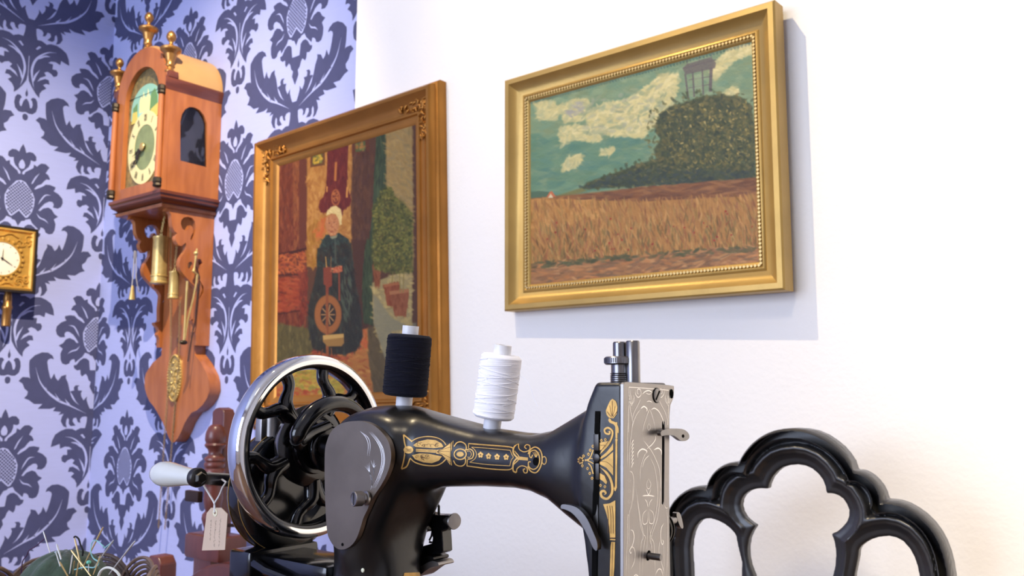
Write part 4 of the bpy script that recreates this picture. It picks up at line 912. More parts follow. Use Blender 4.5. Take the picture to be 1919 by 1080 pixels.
m = MB(); m.bevbox((-.535, -1.040, TZ), (-.215, -.875, TZ+.042), .006); m.build('machine_bed', M_ENAM, SM)
def dec_quads(mb, quads, off, mi):
    for q in quads:
        P = [cast(x, y, off) for x, y in q]
        if any(p is None for p in P): continue
        mb.add(P, [tuple(range(len(P)))], mi)
def dec_fill(mb, poly, off, mi, step=1.4):
    P = np.array(poly, float); x0, x1 = P[:, 0].min(), P[:, 0].max(); k = max(2, int((x1-x0)/step)); xs = np.linspace(x0+.01, x1-.01, k+1)
    def cuts(x):
        o = []
        for i in range(len(P)):
            a, b = P[i], P[(i+1) % len(P)]
            if (a[0] <= x) != (b[0] <= x): o.append(a[1]+(x-a[0])/(b[0]-a[0])*(b[1]-a[1]))
        return sorted(o)
    for i in range(k):
        A, B = cuts(xs[i]), cuts(xs[i+1])
        if len(A) != len(B) or len(A) < 2: continue
        for j in range(0, len(A)-1, 2):
            n_ = max(1, int(max(A[j+1]-A[j], B[j+1]-B[j])/3))
            for t in range(n_):
                q = [(xs[i], A[j]+(A[j+1]-A[j])*t/n_), (xs[i+1], B[j]+(B[j+1]-B[j])*t/n_), (xs[i+1], B[j]+(B[j+1]-B[j])*(t+1)/n_), (xs[i], A[j]+(A[j+1]-A[j])*(t+1)/n_)]
                dec_quads(mb, [q], off, mi)
def ellp(cx, cy, rx, ry, n=20): return [(cx+rx*math.cos(2*math.pi*i/n), cy+ry*math.sin(2*math.pi*i/n)) for i in range(n)]
A4 = lambda pts: crop(730, 780, 6, pts)
def st(mb, pts, w, mi=0, off=.0003, tp=(0, 0), cr=A4, n=5): dec_quads(mb, ribbon(cr(pts), w/6, tp, n), off, mi)
def fi(mb, pts, mi=0, off=.0003, cr=A4): dec_fill(mb, cr(pts), off, mi)
def lp2(pts): return pts+[pts[0]]
m = MB()
st(m, [(158,212),(168,290),(185,355)], 15); st(m, [(158,212),(205,248),(258,290)], 15); st(m, [(185,355),(172,400),(168,440)], 9); st(m, [(172,430),(158,510),(135,592)], 15); st(m, [(135,595),(195,565),(232,480)], 16)
fi(m, ellp(215, 380, 58, 42)); st(m, [(250,285),(320,250),(430,232),(540,248),(605,285),(642,332)], 11); st(m, [(300,268),(430,250),(540,268),(600,300)], 4, 1, .0004)
st(m, [(232,470),(290,520),(400,552),(520,556),(590,528),(640,482)], 13)
fi(m, [(268,328),(330,287),(430,264),(520,272),(590,310),(612,350),(500,362),(300,350)]); fi(m, [(255,440),(340,420),(450,425),(592,455),(560,500),(480,530),(380,520),(290,485)])
rr = random.Random(4)
for k in range(26):
    u = rr.uniform(.08, .92); x = 290+u*290; up = k % 2; y = (315 if up else 472)+rr.uniform(-26, 26); r_ = rr.uniform(14, 22)
    st(m, [(x+r_*math.cos(a), y+r_*.8*math.sin(a)) for a in np.linspace(rr.random()*3, 5.2+rr.random(), 8)], 3.2, 1, .00045)
for k in range(5): st(m, [(190+rr.uniform(-10,10), 360+k*9), (215, 372+k*6), (250, 368+k*9)], 3, 1, .00045)
fi(m, [(300,368),(525,380),(525,414),(300,402)]); st(m, [(305,385),(520,396)], 3, 1, .00045)
fi(m, [(528,382),(600,372),(680,312),(722,278),(716,340),(690,420),(706,556),(682,548),(640,484),(590,432),(528,424)])
for a in ((700,300),(690,350),(680,400),(690,470),(695,530)): st(m, [(540,402),(610,(402+a[1])/2-4),(a[0],a[1])], 3.6, 1, .00045)
st(m, lp2(ellp(798, 430, 68, 58, 24)), 13, n=2); fi(m, ellp(798, 430, 42, 28)); st(m, [(728,345),(762,302),(812,294),(856,322),(866,368),(845,395)], 12); st(m, [(722,500),(752,548),(810,562),(850,538),(860,490),(842,462)], 12)
st(m, [(868,385),(905,372),(940,395),(948,435),(930,475),(882,485)], 12); st(m, [(875,400),(905,395),(925,430),(905,465),(880,460)], 6)
st(m, [(892,312),(1050,325),(1350,350),(1398,380)], 12); st(m, [(905,328),(1050,341),(1350,366)], 3, 1, .00045); st(m, [(872,560),(1100,590),(1330,604),(1392,578)], 12); st(m, [(893,310),(890,362)], 10); st(m, [(880,492),(873,560)], 10)
st(m, [(925,352),(1100,364),(1360,388)], 7); st(m, [(1360,388),(1378,432),(1395,466),(1372,496),(1356,560)], 7); st(m, [(1356,560),(1100,545),(905,520)], 7); st(m, [(905,520),(962,482),(982,432),(962,382),(925,352)], 7)
for cx, cy in ((1027,437),(1117,452),(1213,460),(1315,463)):
    for a in range(5): fi(m, ellp(cx+19*math.sin(a*1.2566), cy-21*math.cos(a*1.2566), 14, 15, 12))
    fi(m, ellp(cx, cy, 9, 10, 10), 1, .00045)
st(m, [(1455,312),(1405,350),(1395,415),(1440,470)], 17, tp=(.3,0)); st(m, [(1440,470),(1398,525),(1393,610),(1428,636)], 17); st(m, [(1452,318),(1462,375),(1515,405),(1575,385),(1580,340),(1545,326),(1522,352),(1545,372)], 11); st(m, [(1430,634),(1440,590),(1488,560),(1545,578),(1552,630),(1522,638),(1508,604),(1530,592)], 12)
st(m, [(1408,395),(1462,472),(1400,545)], 11); fi(m, [(1440,455),(1560,468),(1560,502),(1440,492)]); st(m, [(1415,400),(1425,440),(1465,470)], 3, 1, .00045)
st(m, [(1562,430),(1590,378),(1645,352),(1700,390),(1720,470),(1702,570),(1652,635),(1592,620),(1556,565)], 14); st(m, [(1612,438),(1598,470),(1578,450),(1590,402),(1640,388),(1680,430),(1692,500),(1670,570),(1622,600),(1572,572),(1566,520),(1592,516)], 12)
for a in range(5): st(m, [(1650,470),(1615+18*a,400+4*abs(a-2))], 5)
st(m, lp2(ellp(1742, 500, 25, 43, 18)), 10, n=2)
fi(m, ellp(1650, 512, 34, 46), 2, .0006)
m.build('gold_arm_ornament', [M_DECAL, M_DECALD, M_HOLE], SM, smooth=False)
# ornament on the head
A5 = lambda p: crop(1030, 630, 6, p); A6 = lambda p: crop(1030, 760, 6, p); A7 = lambda p: crop(1030, 900, 6, p)
m = MB()
fi(m, [(710,705),(752,738),(765,800),(762,870),(722,926),(672,920),(642,884),(635,840),(658,782),(682,730)], cr=A5); st(m, [(708,730),(708,900)], 5, 1, .00045, cr=A5); st(m, [(650,850),(680,890),(705,915)], 5, 1, .00045, cr=A5); st(m, [(760,850),(735,890),(710,915)], 5, 1, .00045, cr=A5); st(m, [(680,780),(690,850),(705,900)], 4, 1, .00045, cr=A5); st(m, [(740,790),(728,850),(712,900)], 4, 1, .00045, cr=A5)
st(m, [(672,925),(688,962),(735,985),(762,1035),(764,1090)], 30, cr=A5, tp=(.1, 0)); st(m, [(752,190),(755,370)], 22, cr=A6); st(m, [(752,400),(748,930)], 24, cr=A6); st(m, [(742,405),(738,925)], 3, 1, .00045, cr=A6); fi(m, ellp(754, 388, 16, 16), cr=A6); fi(m, ellp(740, 935, 15, 30), cr=A6)
st(m, [(655,300),(680,292),(672,322),(632,312),(622,272),(662,252),(708,290),(702,360),(662,440),(600,508),(566,552)], 20, cr=A6, tp=(.15, .1)); st(m, [(700,330),(640,440),(570,520)], 4, 1, .00045, cr=A6)
fi(m, [(566,420),(620,408),(660,402),(690,400),(660,450),(620,490),(566,505)], cr=A6); st(m, [(575,450),(625,450),(600,490)], 5, 1, .00045, cr=A6)
fi(m, [(718,425),(718,500),(640,570),(566,612),(566,590),(640,530),(690,470)], cr=A6); fi(m, [(718,522),(718,790),(640,700),(566,662),(566,640),(640,590)], cr=A6); st(m, [(566,626),(650,640),(718,700)], 4, 1, .00045, cr=A6)
st(m, [(566,690),(640,755),(688,830),(708,920),(698,1000),(650,1050),(592,1030),(578,980),(612,962),(636,990),(612,1008)], 27, cr=A6, tp=(.1, .15)); st(m, [(566,720),(640,800),(680,900),(680,980)], 4, 1, .00045, cr=A6); fi(m, [(566,760),(620,790),(650,860),(640,890),(600,850),(566,830)], cr=A6)
for x, y in ((585,395),(630,385),(490,460),(460,505),(440,550),(385,570),(430,710),(455,765),(480,820),(575,900),(625,915),(372,680)): fi(m, ellp(x, y, 16, 18, 14), cr=A6); fi(m, ellp(x, y, 8, 9, 10), 1, .00045, cr=A6)
for a in range(7): fi(m, ellp(352+26*math.cos(a*.9), 620+32*math.sin(a*.9), 12, 14, 10), cr=A6)
fi(m, ellp(345, 622, 14, 16), 1, .00045, cr=A6); st(m, [(400,610),(450,630),(495,655)], 10, cr=A6); st(m, [(430,625),(468,570),(492,500)], 12, cr=A6); st(m, [(438,650),(470,690),(492,770)], 12, cr=A6); st(m, [(400,625),(450,600),(495,600)], 8, cr=A6)
fi(m, [(606,272),(680,262),(742,228),(742,650),(682,650),(672,500),(642,380)], cr=A7)
for x in (650, 680, 705): st(m, [(x, 290),(x+12, 400),(x+14, 600)], 6, 1, .00045, cr=A7)
st(m, [(680,650),(742,650)], 9, 1, .00045, cr=A7); st(m, [(682,668),(742,672)], 14, cr=A7); fi(m, [(690,695),(740,697),(728,1085),(680,1085)], cr=A7); st(m, [(712,700),(704,1080)], 4, 1, .00045, cr=A7)
m.build('gold_head_ornament', [M_DECAL, M_DECALD], SM, smooth=False)
m = MB(); fi(m, [(757, 1074), (786, 1073), (790, 1090), (754, 1090)], cr=lambda p: p); m.build('gold_pillar_ornament', [M_DECAL, M_DECALD], SM, smooth=False)
# slot in the head with its clamp screw
m = MB(); fi(m, [(512,845),(570,845),(566,1090),(508,1090)], cr=A5, off=.0006); fi(m, [(508,300),(568,300),(556,1090),(494,1090)], cr=A6, off=.0006); fi(m, [(490,100),(555,100),(536,1090),(480,1090)], cr=A7, off=.0006)
m.build('head_slot', M_HOLE, SM, smooth=False)
c0 = cast(*A6([(530, 590)])[0]); m = MB(); m.lathe([(0, .0023), (.0006, .0023), (.0009, .0015)], c0, (0, -1, 0), 20)
for zz in (-.0075, .0085): m.bevbox((c0[0]-.0017, c0[1]-.0005, c0[2]+zz-.0045), (c0[0]+.0017, c0[1]+.0004, c0[2]+zz+.0045), .0003)
m.build('slot_screw', M_IRON, SM)
c1 = cast(*A7([(522, 460)])[0]); MB().bevbox((c1[0]-.0017, c1[1]-.0005, c1[2]-.012), (c1[0]+.0017, c1[1]+.0004, c1[2]+.012), .0003).build('guide_plate', M_IRON, SM)
# presser foot lifter hanging at the back of the head
L7 = lambda p: [onY(x, y, -.9895) for x, y in A7(p)]
m = MB(); lo = spline([(138,290),(160,272),(230,280),(310,305),(380,365),(440,450),(490,560),(545,700),(540,790),(500,760),(450,650),(395,540),(330,440),(250,360),(170,325),(140,318)], 4, closed=True)
lo3 = [tuple(p[[0, 2]]) for p in L7(lo)]; m.prism([lo3], lambda a, b, d: (a, d, b), -.9905, -.9865); m.build('presser_lifter', M_STEEL, SM, ang=50)
# face plate
XF = -.2555
f5 = lambda p: [tuple(onX(x, y, XF)[1:]) for x, y in A5(p)]; f6 = lambda p: [tuple(onX(x, y, XF)[1:]) for x, y in A6(p)]; f7 = lambda p: [tuple(onX(x, y, XF)[1:]) for x, y in A7(p)]
plo = f5([(792,540),(805,522),(830,515),(1300,552),(1362,562),(1364,590),(1355,700),(1322,780),(1312,900)])
yl = plo[0][0]; yr = f7([(1290,900)])[0][0]
outl = plo+[(f6([(1308,900)])[0][0], f6([(1308,900)])[0][1]), (yr, .86), (f7([(760,1070)])[0][0], .86)]
slot = f6([(1228,190),(1240,165),(1256,190),(1254,600)])+f7([(1248,240),(1238,276),(1224,262)])
hole = spline(f7([(1078,788),(1098,805),(1100,850),(1072,902),(1048,880),(1058,810)]), 3, closed=True)
YZ = lambda x0: (lambda a, b, d: (x0+d, a, b))
m = MB(); m.prism([outl, slot, hole], YZ(XF), .0002, .0022); fpl = m.build('face_plate', M_NICKEL, SM, bevel=.0003)
MB().prism([[(p[0], p[1]) for p in slot]], YZ(XF), .0001, .0008).build('lever_opening', M_HOLE, fpl, smooth=False); MB().prism([hole], YZ(XF), .0001, .0008).build('pin_opening', M_HOLE, fpl, smooth=False)
m = MB()
def eg(pts, w=5.5, cr=f6, tp=(.15, .15), n=4):
    for q in ribbon(cr(pts), w*6.0e-5, tp, n): m.add([(XF+.00225+.00005, a, b) for a, b in q], [(0, 1, 2, 3)])
eg([(850,575),(1000,585),(1300,610)], cr=f5, tp=(0, 0)); eg([(852,575),(850,800),(845,1079)], cr=f5, tp=(0, 0)); eg([(1300,610),(1296,800),(1290,1000)], cr=f5, tp=(0, 0)); eg([(870,590),(865,800),(895,980)], cr=f5)
for s_, x0 in ((1, 955), (-1, 1215)):
    eg([(x0-s_*35,580),(x0-s_*30,650),(x0,690),(x0+s_*32,660),(x0+s_*25,605),(x0-s_*5,600),(x0-s_*10,640),(x0+s_*12,655)], 7, f5)
    bx = x0-s_*75
    for dx in (-22, 0, 22): eg([(bx+dx, 660),(bx+dx*1.4, 720),(bx, 780)], 5, f5); eg([(bx+dx*.8, 590),(bx+dx, 640)], 4, f5)
    eg([(bx-24, 690),(bx-10, 750),(bx, 790)], 6, f5); eg([(bx+24, 690),(bx+10, 750),(bx, 790)], 6, f5)
    for k in range(4): eg([(bx-8, 800+k*30),(bx+8, 815+k*30)], 9, f5)
    eg([(x0+s_*30,700),(x0+s_*5,760),(bx+s_*25,870),(bx+s_*5,960)], 5, f5)
eg([(1000,655),(1040,622),(1080,615),(1120,640)], 9, f5); eg([(1040,640),(1075,655),(1110,645)], 5, f5); eg([(1050,740),(1080,732),(1115,745)], 6, f5)
eg([(1085,820),(1060,880),(1020,1000),(1005,1079)], 5, f5); eg([(1085,820),(1115,900),(1140,1000),(1150,1079)], 5, f5)
eg([(980,820),(1020,792),(1055,820),(1050,850)], 12, f5); eg([(1100,830),(1140,812),(1190,850),(1230,930),(1245,1000)], 10, f5); eg([(980,825),(940,880),(905,960),(885,1040)], 5, f5)
eg([(900,150),(880,300),(860,500),(855,720)], 5); eg([(845,0),(835,300),(835,700)], 4)
for k in range(7): eg([(905,385+k*42),(890,410+k*42),(878,450+k*42)], 9)
eg([(1010,385),(1060,450),(1110,520),(1160,620),(1200,760),(1210,1079)], 6); eg([(1145,330),(1150,380),(1110,440),(1050,490)], 9); eg([(1000,300),(1020,390)], 5); eg([(1060,440),(1100,400)], 6)
eg([(1075,200),(1060,240),(1075,280),(1095,240),(1075,200)], 5); eg([(1040,250),(1005,330)], 5); eg([(1110,250),(1145,325)], 5)
eg([(950,590),(955,530),(1000,490),(1050,510),(1050,540)], 12); eg([(1130,500),(1180,480),(1215,510),(1220,560)], 12); eg([(1050,520),(1010,600),(980,720),(975,850)], 5); eg([(1080,560),(1030,610),(1000,700)], 6); eg([(1090,580),(1140,700),(1165,850),(1170,1000)], 5)
eg([(855,735),(890,760),(905,860),(900,1000),(895,1079)], 5)
for k in range(3): 
    for a in range(6): eg([(855+18*math.cos(a*1.047), 840+k*120+22*math.sin(a*1.047)),(855+10*math.cos(a*1.047), 840+k*120+12*math.sin(a*1.047))], 12, n=2)
    for a in range(5): eg([(1272+9*math.cos(a*1.257), 840+k*100+16*math.sin(a*1.257)),(1272+4*math.cos(a*1.257), 840+k*100+8*math.sin(a*1.257))], 8, n=2)
eg([(1072,820),(1050,880),(1060,930),(1085,930),(1098,880),(1072,820)], 5); eg([(1040,930),(1060,980),(1075,1000),(1100,930)], 7); eg([(1000,1015),(1070,1010),(1140,1020)], 9)
eg([(1030,210),(1055,250),(1062,300)], 7, f7); eg([(1072,205),(1070,300)], 7, f7); eg([(1115,210),(1085,250),(1075,300)], 7, f7)
eg([(1060,325),(1015,370),(1002,430),(1010,485),(1040,490),(1060,460),(1065,350)], 6, f7); eg([(1075,325),(1120,360),(1132,430),(1122,480),(1095,485),(1078,460),(1075,340)], 6, f7)
for x in (1030, 1045, 1090, 1105): eg([(x, 375),(x, 455)], 5, f7)
eg([(925,60),(950,250),(975,480),(1010,630),(990,700),(975,850),(970,1079)], 5, f7); eg([(945,200),(975,400),(1015,600),(1035,640),(1010,800),(1000,1079)], 5, f7); eg([(1215,0),(1195,250),(1165,450),(1105,630),(1130,700),(1140,850),(1150,1079)], 5, f7); eg([(1180,0),(1170,250),(1140,450),(1085,640),(1115,760)], 5, f7); eg([(1060,490),(1055,700),(1050,780)], 4, f7); eg([(1082,490),(1100,700),(1110,790)], 4, f7)
for x in (1022, 1042, 1062, 1082, 1102, 1122): eg([(x-2, 905),(x-4, 1079)], 4, f7)
eg([(850,395),(835,410),(830,700),(818,1079)], 4, f7); eg([(895,0),(885,250),(855,370),(850,500),(848,1079)], 4, f7)
eg([(865,555),(895,570),(908,640),(890,730),(862,780),(870,820),(885,790)], 9, f7); eg([(870,745),(905,760),(920,830),(905,930),(870,1000)], 6, f7); eg([(1245,480),(1215,540),(1208,640),(1225,720),(1240,690),(1225,665)], 9, f7); eg([(1205,660),(1188,760),(1195,850),(1225,950),(1245,1040)], 6, f7); eg([(1275,300),(1290,500),(1285,800),(1275,1079)], 4, f7); eg([(1250,270),(1265,310),(1290,312)], 5, f7); eg([(1240,700),(1245,900),(1240,1079)], 4, f7)
eg([(1150,1060),(1180,1000),(1215,1005),(1235,1079)], 8, f7); eg([(900,1079),(930,1060),(960,1079)], 8, f7)
m.build('plate_engraving', M_NICKL, fpl, smooth=False)
sc = f5([(1163, 668)])[0]; m = MB(); m.lathe([(0, .0040), (.0006, .0040), (.0009, .0034)], (XF+.0022, sc[0], sc[1]), (1, 0, 0), 24); scr_ = m.build('plate_screw', M_STEEL, fpl)
m = MB(); m.box((XF+.0032, sc[0], sc[1]), (.0002, .0034, .0004), rot=Matrix.Rotation(R(48), 3, 'X')); m.lathe([(0, .0044), (.0004, .0044)], (XF+.0021, sc[0], sc[1]), (1, 0, 0), 24); m.build('screw_slot', M_HOLE, scr_)
sc = f5([(1330, 650)])[0]; m = MB(); m.ball((XF+.0024, sc[0], sc[1]), .0018, 10, sc=(.6, 1, 1.6)); m.build('ear_screw', M_HOLE, fpl)
sc = f7([(1085, 845)])[0]; m = MB(); m.cyl((XF-.004, sc[0]-.001, sc[1]), (XF+.010, sc[0]-.001, sc[1]), .0019, n=16, bev=.0003); m.build('plate_pin', M_STEEL, fpl)
# take up lever coming out of the slot
tl_ = spline(A6([(1236,290),(1300,266),(1365,262),(1430,262),(1490,272),(1535,305),(1552,350),(1535,385),(1490,402),(1450,392),(1410,362),(1370,338),(1300,335),(1236,342)]), 4, closed=True)
XT = XF+.006; m = MB(); q = [tuple(onX(x, y, XT)[1:]) for x, y in tl_]; hl = [tuple(onX(x, y, XT)[1:]) for x, y in ellp(*A6([(1480, 345)])[0], 2.6, 3.4, 12)]
m.prism([q, hl], YZ(XT), -.0012, .0012); m.build('take_up_lever', M_STEEL, SM, ang=50)
# tension discs and thumb nut on the far side of the head
tc = onX(*A7([(1300, 520)])[0], -.268); m = MB()
for k, r_ in enumerate((.0112, .0105, .0108)): m.lathe([(0, .002), (.0006, r_), (.0012, r_), (.0018, .002)], (-.268, -.929+.0022*k, tc[2]), (0, 1, 0), 40)
m.build('tension_discs', M_IRON, SM)
a = onX(*A7([(1290, 475)])[0], -.262); b_ = onX(*A7([(1400, 450)])[0], -.262); m = MB(); m.cyl(a, b_, .0022, n=12); m.prism([[tuple(onX(x, y, -.262)[1:]) for x, y in spline(A7([(1405,372),(1430,362),(1455,400),(1480,515),(1470,545),(1445,520),(1425,470),(1410,430)]), 3, closed=True)]], YZ(-.262), -.0014, .0014)
m.build('tension_nut', M_STEEL, SM, ang=50)
# presser bar, needle bar
px_ = onY(*A5([(792, 300)])[0], YM)[0]; nx_ = onY(*A5([(938, 300)])[0], YM)[0]; zh = 1.0545
m = MB(); m.lathe([(0, .0057), (.004, .0057)]+[(.0005+.0016*k/2, .0057+(.0004 if k % 2 else -.0004)) for k in range(9)][:0]+[(.0042, .0053), (.0105, .0053), (.0105, .0085), (.0112, .0092), (.0145, .0092), (.0152, .0085), (.0152, .0041), (.0232, .0041), (.0240, .0036)], (px_, YM, zh), (0, 0, 1), 32)
pbar = m.build('presser_bar', M_STEEL, SM, ang=30)
m = MB()
for k in range(5): m.lathe([(0, .0056), (.0004, .0061), (.0008, .0056)], (px_, YM, zh+.0002+k*.00115), (0, 0, 1), 28)
for k in range(48):
    a = 2*math.pi*k/48; m.cyl((px_+.0092*math.cos(a), YM+.0092*math.sin(a), zh+.0115), (px_+.0092*math.cos(a), YM+.0092*math.sin(a), zh+.0143), .0003, n=5)
m.build('thread_and_knurl', M_STEEL, pbar)
m = MB(); m.lathe([(0, .0041), (.0240, .0041), (.0248, .0036)], (nx_, YM, zh-.0005), (0, 0, 1), 28); m.build('needle_bar', M_STEEL, SM)
# pear shaped cover plate with thumb knob
YP_ = -.9925
pp = [(611.7,853),(615,830),(623,810),(635,798),(650,791.5),(672,789),(690,791.5),(707,800),(721,813),(731,828),(736,848),(735,868),(728,890),(716,912),(702,933),(692,955),(684,972),(678,992),(671,1010),(661,1023),(647,1030),(633,1027),(622,1013),(616.5,997),(614,967),(612,917)]
pw = [tuple(onY(x, y, YP_)[[0, 2]]) for x, y in spline(pp, 3, closed=True)]
m = MB(); m.prism([pw], lambda a, b, d: (a, d, b), YP_-.0016, YP_+.0022); cp = m.build('cover_plate', M_NICKD, SM, bevel=.0004)
MB_ = MB()
def eg2(pts, w=.0004, tp=(.3, .3)):
    for q in ribbon([tuple(onY(x, y, YP_)[[0, 2]]) for x, y in pts], w, tp, 4): MB_.add([(a, YP_-.00168, b) for a, b in q], [(0, 1, 2, 3)])
c2 = lambda p: crop(430, 820, 6, p)
for dx in (0, 14, 30): eg2(c2([(1620-dx,-60),(1690-dx,20),(1745-dx,120),(1765-dx,230),(1755-dx,330),(1720-dx,440),(1660-dx,570)]), .00045)
for dx in (0, 22): eg2(c2([(1490,-70),(1555+dx,0),(1582+dx,90),(1570+dx,210)]), .00035)
for k in range(6): eg2(c2([(1610+12*k, 250+30*(k % 3)),(1640,350),(1645,440)]), .0003)
for k in range(5): eg2(c2([(1540+14*k, 320-10*k),(1600,400),(1625,520),(1605,590)]), .0003)
MB_.build('cover_engraving', M_NICKL, cp, smooth=False)
MB().lathe([(0, .0011), (.0004, .0010)], tuple(onY(642, 1021, YP_-.0016)), (0, -1, 0), 12).build('pin_hole', M_HOLE, cp)
ka = onY(689, 934, YP_-.0016)
m = MB(); dv = np.array((-.28, -1, 0.02)); m.lathe([(0, .0044), (.0015, .0048), (.0022, .0034), (.0040, .0032), (.0042, .0047), (.0046, .0050), (.0100, .0050), (.0105, .0046), (.0105, .0040), (.0102, .0039)], ka, dv, 32); kn = m.build('thumb_knob', M_NICKEL, cp)
dn = dv/np.linalg.norm(dv); kc = ka+dn*.0103; m = MB(); m.box(kc, (.0005, .0003, .0039), rot=Matrix.Rotation(R(-4), 3, 'Y')); m.build('knob_slot', M_IRON, kn)
c3 = cast(680, 1069, .0002); m = MB(); m.ball(c3, .0016, 12, sc=(1, .5, 1)); m.build('paint_chip', mat('cream chip', srgb(226, 226, 196), rough=.5), SM)
# hand wheel
WX, WY, WZ = -.5565, -.9565, 1.0075; RO = .0705
m = MB()
ch = [(-.0085, RO-.0085), (-.0088, RO-.004), (-.0065, RO-.0008), (-.002, RO), (.002, RO), (.0065, RO-.0008), (.0088, RO-.004), (.0085, RO-.0075)]
chs = spline([(a, b) for a, b in ch], 4)
m.lathe(chs, (WX, WY, WZ), (1, 0, 0), 128, cap=False, up=(0, 0, 1)); wheel = m.build('wheel_rim', M_CHROME, SM, ang=80)
m = MB(); m.lathe([(-.0085, RO-.0085), (-.0080, RO-.0105), (0, RO-.0115), (.0075, RO-.0100), (.0085, RO-.0075)], (WX, WY, WZ), (1, 0, 0), 128, cap=False, up=(0, 0, 1))
m.build('inner_rim', M_ENAM, wheel, ang=80)
def wp(ang, r, dx=0): return np.array((WX+dx, WY+r*math.sin(ang), WZ+r*math.cos(ang)))
for k in range(5):
    a0 = R(29+72*k); m = MB()
    for sg in (-1, 1):
        pts = [wp(a0, .028, -.001), wp(a0+sg*R(2), .036, 0), wp(a0+sg*R(6), .0425, .001), wp(a0+sg*R(14), .0480, .001), wp(a0+sg*R(18), .053, 0), wp(a0+sg*R(18.5), .061, -.001)]
        m.tube(spline([tuple(p) for p in pts], 5), list(np.interp(np.linspace(0, 1, 26), [0, .3, .6, 1], [.0072, .0062, .0042, .0050])), 12)
    m.build('spoke', M_ENAM, wheel, ang=80)
m = MB(); m.lathe([(-.012, .008), (-.012, .018), (-.009, .026), (-.004, .031), (.002, .032), (.005, .028), (.006, .022), (.010, .021), (.011, .016), (.010, .012), (.004, .011)], (WX, WY, WZ), (1, 0, 0), 64); hub = m.build('wheel_hub', M_ENAM, wheel, ang=50)
m = MB(); m.lathe([(.0, .0105), (.016, .0105), (.018, .009), (.030, .009)], (WX, WY, WZ), (1, 0, 0), 32); m.build('wheel_shaft', M_IRON, SM)
# curved crank guard in front of the hub
m = MB(); pts = [(-.533+.002*math.cos(a), WY+.003+.0370*math.sin(a), WZ-.004+.0365*math.cos(a)) for a in np.linspace(R(-78), R(62), 30)]
m.tube(pts, list(np.interp(np.linspace(0, 1, 30), [0, .06, .3, 1], [.003, .0062, .0068, .0052])), 14)
m.tube([pts[1], (-.536, WY-.028, WZ+.004), (-.537, WY-.016, WZ+.010), (-.538, WY+.002, WZ+.016)], [.005, .006, .005, .004], 10)
m.lathe([(0, .014), (.003, .018), (.006, .0175), (.007, .014)], (-.543, WY+.004, WZ-.002), (1, 0, 0), 40)
m.build('crank_guard', M_ENAM, SM, ang=80)
# gear housing behind the wheel with its foot
HX, HZ, HR = -.590, .972, .0485
m = MB(); m.lathe([(-.012, HR-.006), (-.010, HR-.001), (-.007, HR), (.007, HR), (.010, HR-.001), (.012, HR-.005), (.012, HR-.018), (.006, HR-.022)], (HX, WY+.003, HZ), (1, 0, 0), 72); gh = m.build('gear_housing', M_ENAM, SM, ang=50)
m = MB()
for dx in (-.0065, .0065): m.tube([(HX+dx, WY+.003+(HR+.0001)*math.sin(a), HZ+(HR+.0001)*math.cos(a)) for a in np.linspace(0, 2*math.pi, 91)[:-1]], .00028, 5, closed=True)
m.build('gold_line', M_DECAL, gh)
f3 = lambda p, Y: [tuple(onY(x, y, Y)[[0, 2]]) for x, y in crop(430, 900, 6, p)]
m = MB(); m.bevbox((HX-.013, -.995, .905), (HX+.014, -.930, .929), .003); m.bevbox((HX+.010, -.985, .912), (-.500, -.940, .926), .004)
m.build('housing_foot', M_ENAM, SM)
m = MB(); m.tube([(HX+.012, -.990, .921), (-.560, -.991, .917), (-.535, -.988, .913), (-.512, -.982, .914)], [.004, .0036, .0034, .006], 10); m.build('foot_strut', M_ENAM, SM)
# latch seen between the spokes
la = onX(508, 805, -.588); m = MB(); m.lathe([(-.012, .0060), (-.011, .0074), (.011, .0074), (.012, .0060)], (-.586, la[1], la[2]), (0, 0, 1), 24); m.bevbox((-.592, la[1]-.012, la[2]-.010), (-.584, la[1]-.005, la[2]+.009), .001); m.cyl((-.588, la[1]-.004, la[2]-.017), (-.588, la[1]-.004, la[2]-.009), .003, n=12); lt = m.build('latch_barrel', M_NICKEL, SM)
MB().bevbox((-.600, la[1]+.004, la[2]-.017), (-.578, la[1]+.024, la[2]+.006), .002).build('latch_block', M_IRON, SM)
# crank arm and white porcelain handle
KX = -.612; hp = onX(367, 895, KX-.006); ca = np.array((KX, WY+.003, HZ))
m = MB(); m.lathe([(-.010, .0115), (.0, .0115)], (KX+.002, ca[1], ca[2]), (1, 0, 0), 28); m.tube([(KX, ca[1]-.004, ca[2]), (KX-.001, (ca[1]+hp[1])/2, (ca[2]+hp[2])/2+.001), (KX-.004, hp[1], hp[2])], [.0065, .0052, .0046], 12, flat=(1, .45)); m.build('crank_arm', M_STEEL, SM)
hx0 = KX-.004
m = MB(); m.lathe([(.007, .0035), (.0055, .0048), (.004, .0050), (.003, .0050)], hp+(0-hp[0]+hx0, 0, 0), (1, 0, 0), 6); m.lathe([(-.003, .0072), (.001, .0076), (.003, .0070), (.004, .005)], hp+(hx0-hp[0], 0, 0), (1, 0, 0), 28); col_ = m.build('handle_collar', M_IRON, SM)
hd = MB().lathe([(.003, .0060), (.0045, .0066), (.009, .0066), (.017, .0072), (.027, .0084), (.037, .0096), (.044, .0101), (.051, .0096), (.0565, .0078), (.0600, .0050), (.0610, .0015)], hp+(hx0-hp[0], 0, 0), (-1, .0, .0), 40).build('porcelain_handle', mat('white porcelain', srgb(222, 224, 216), rough=.12, coat=.6), SM, ang=80)
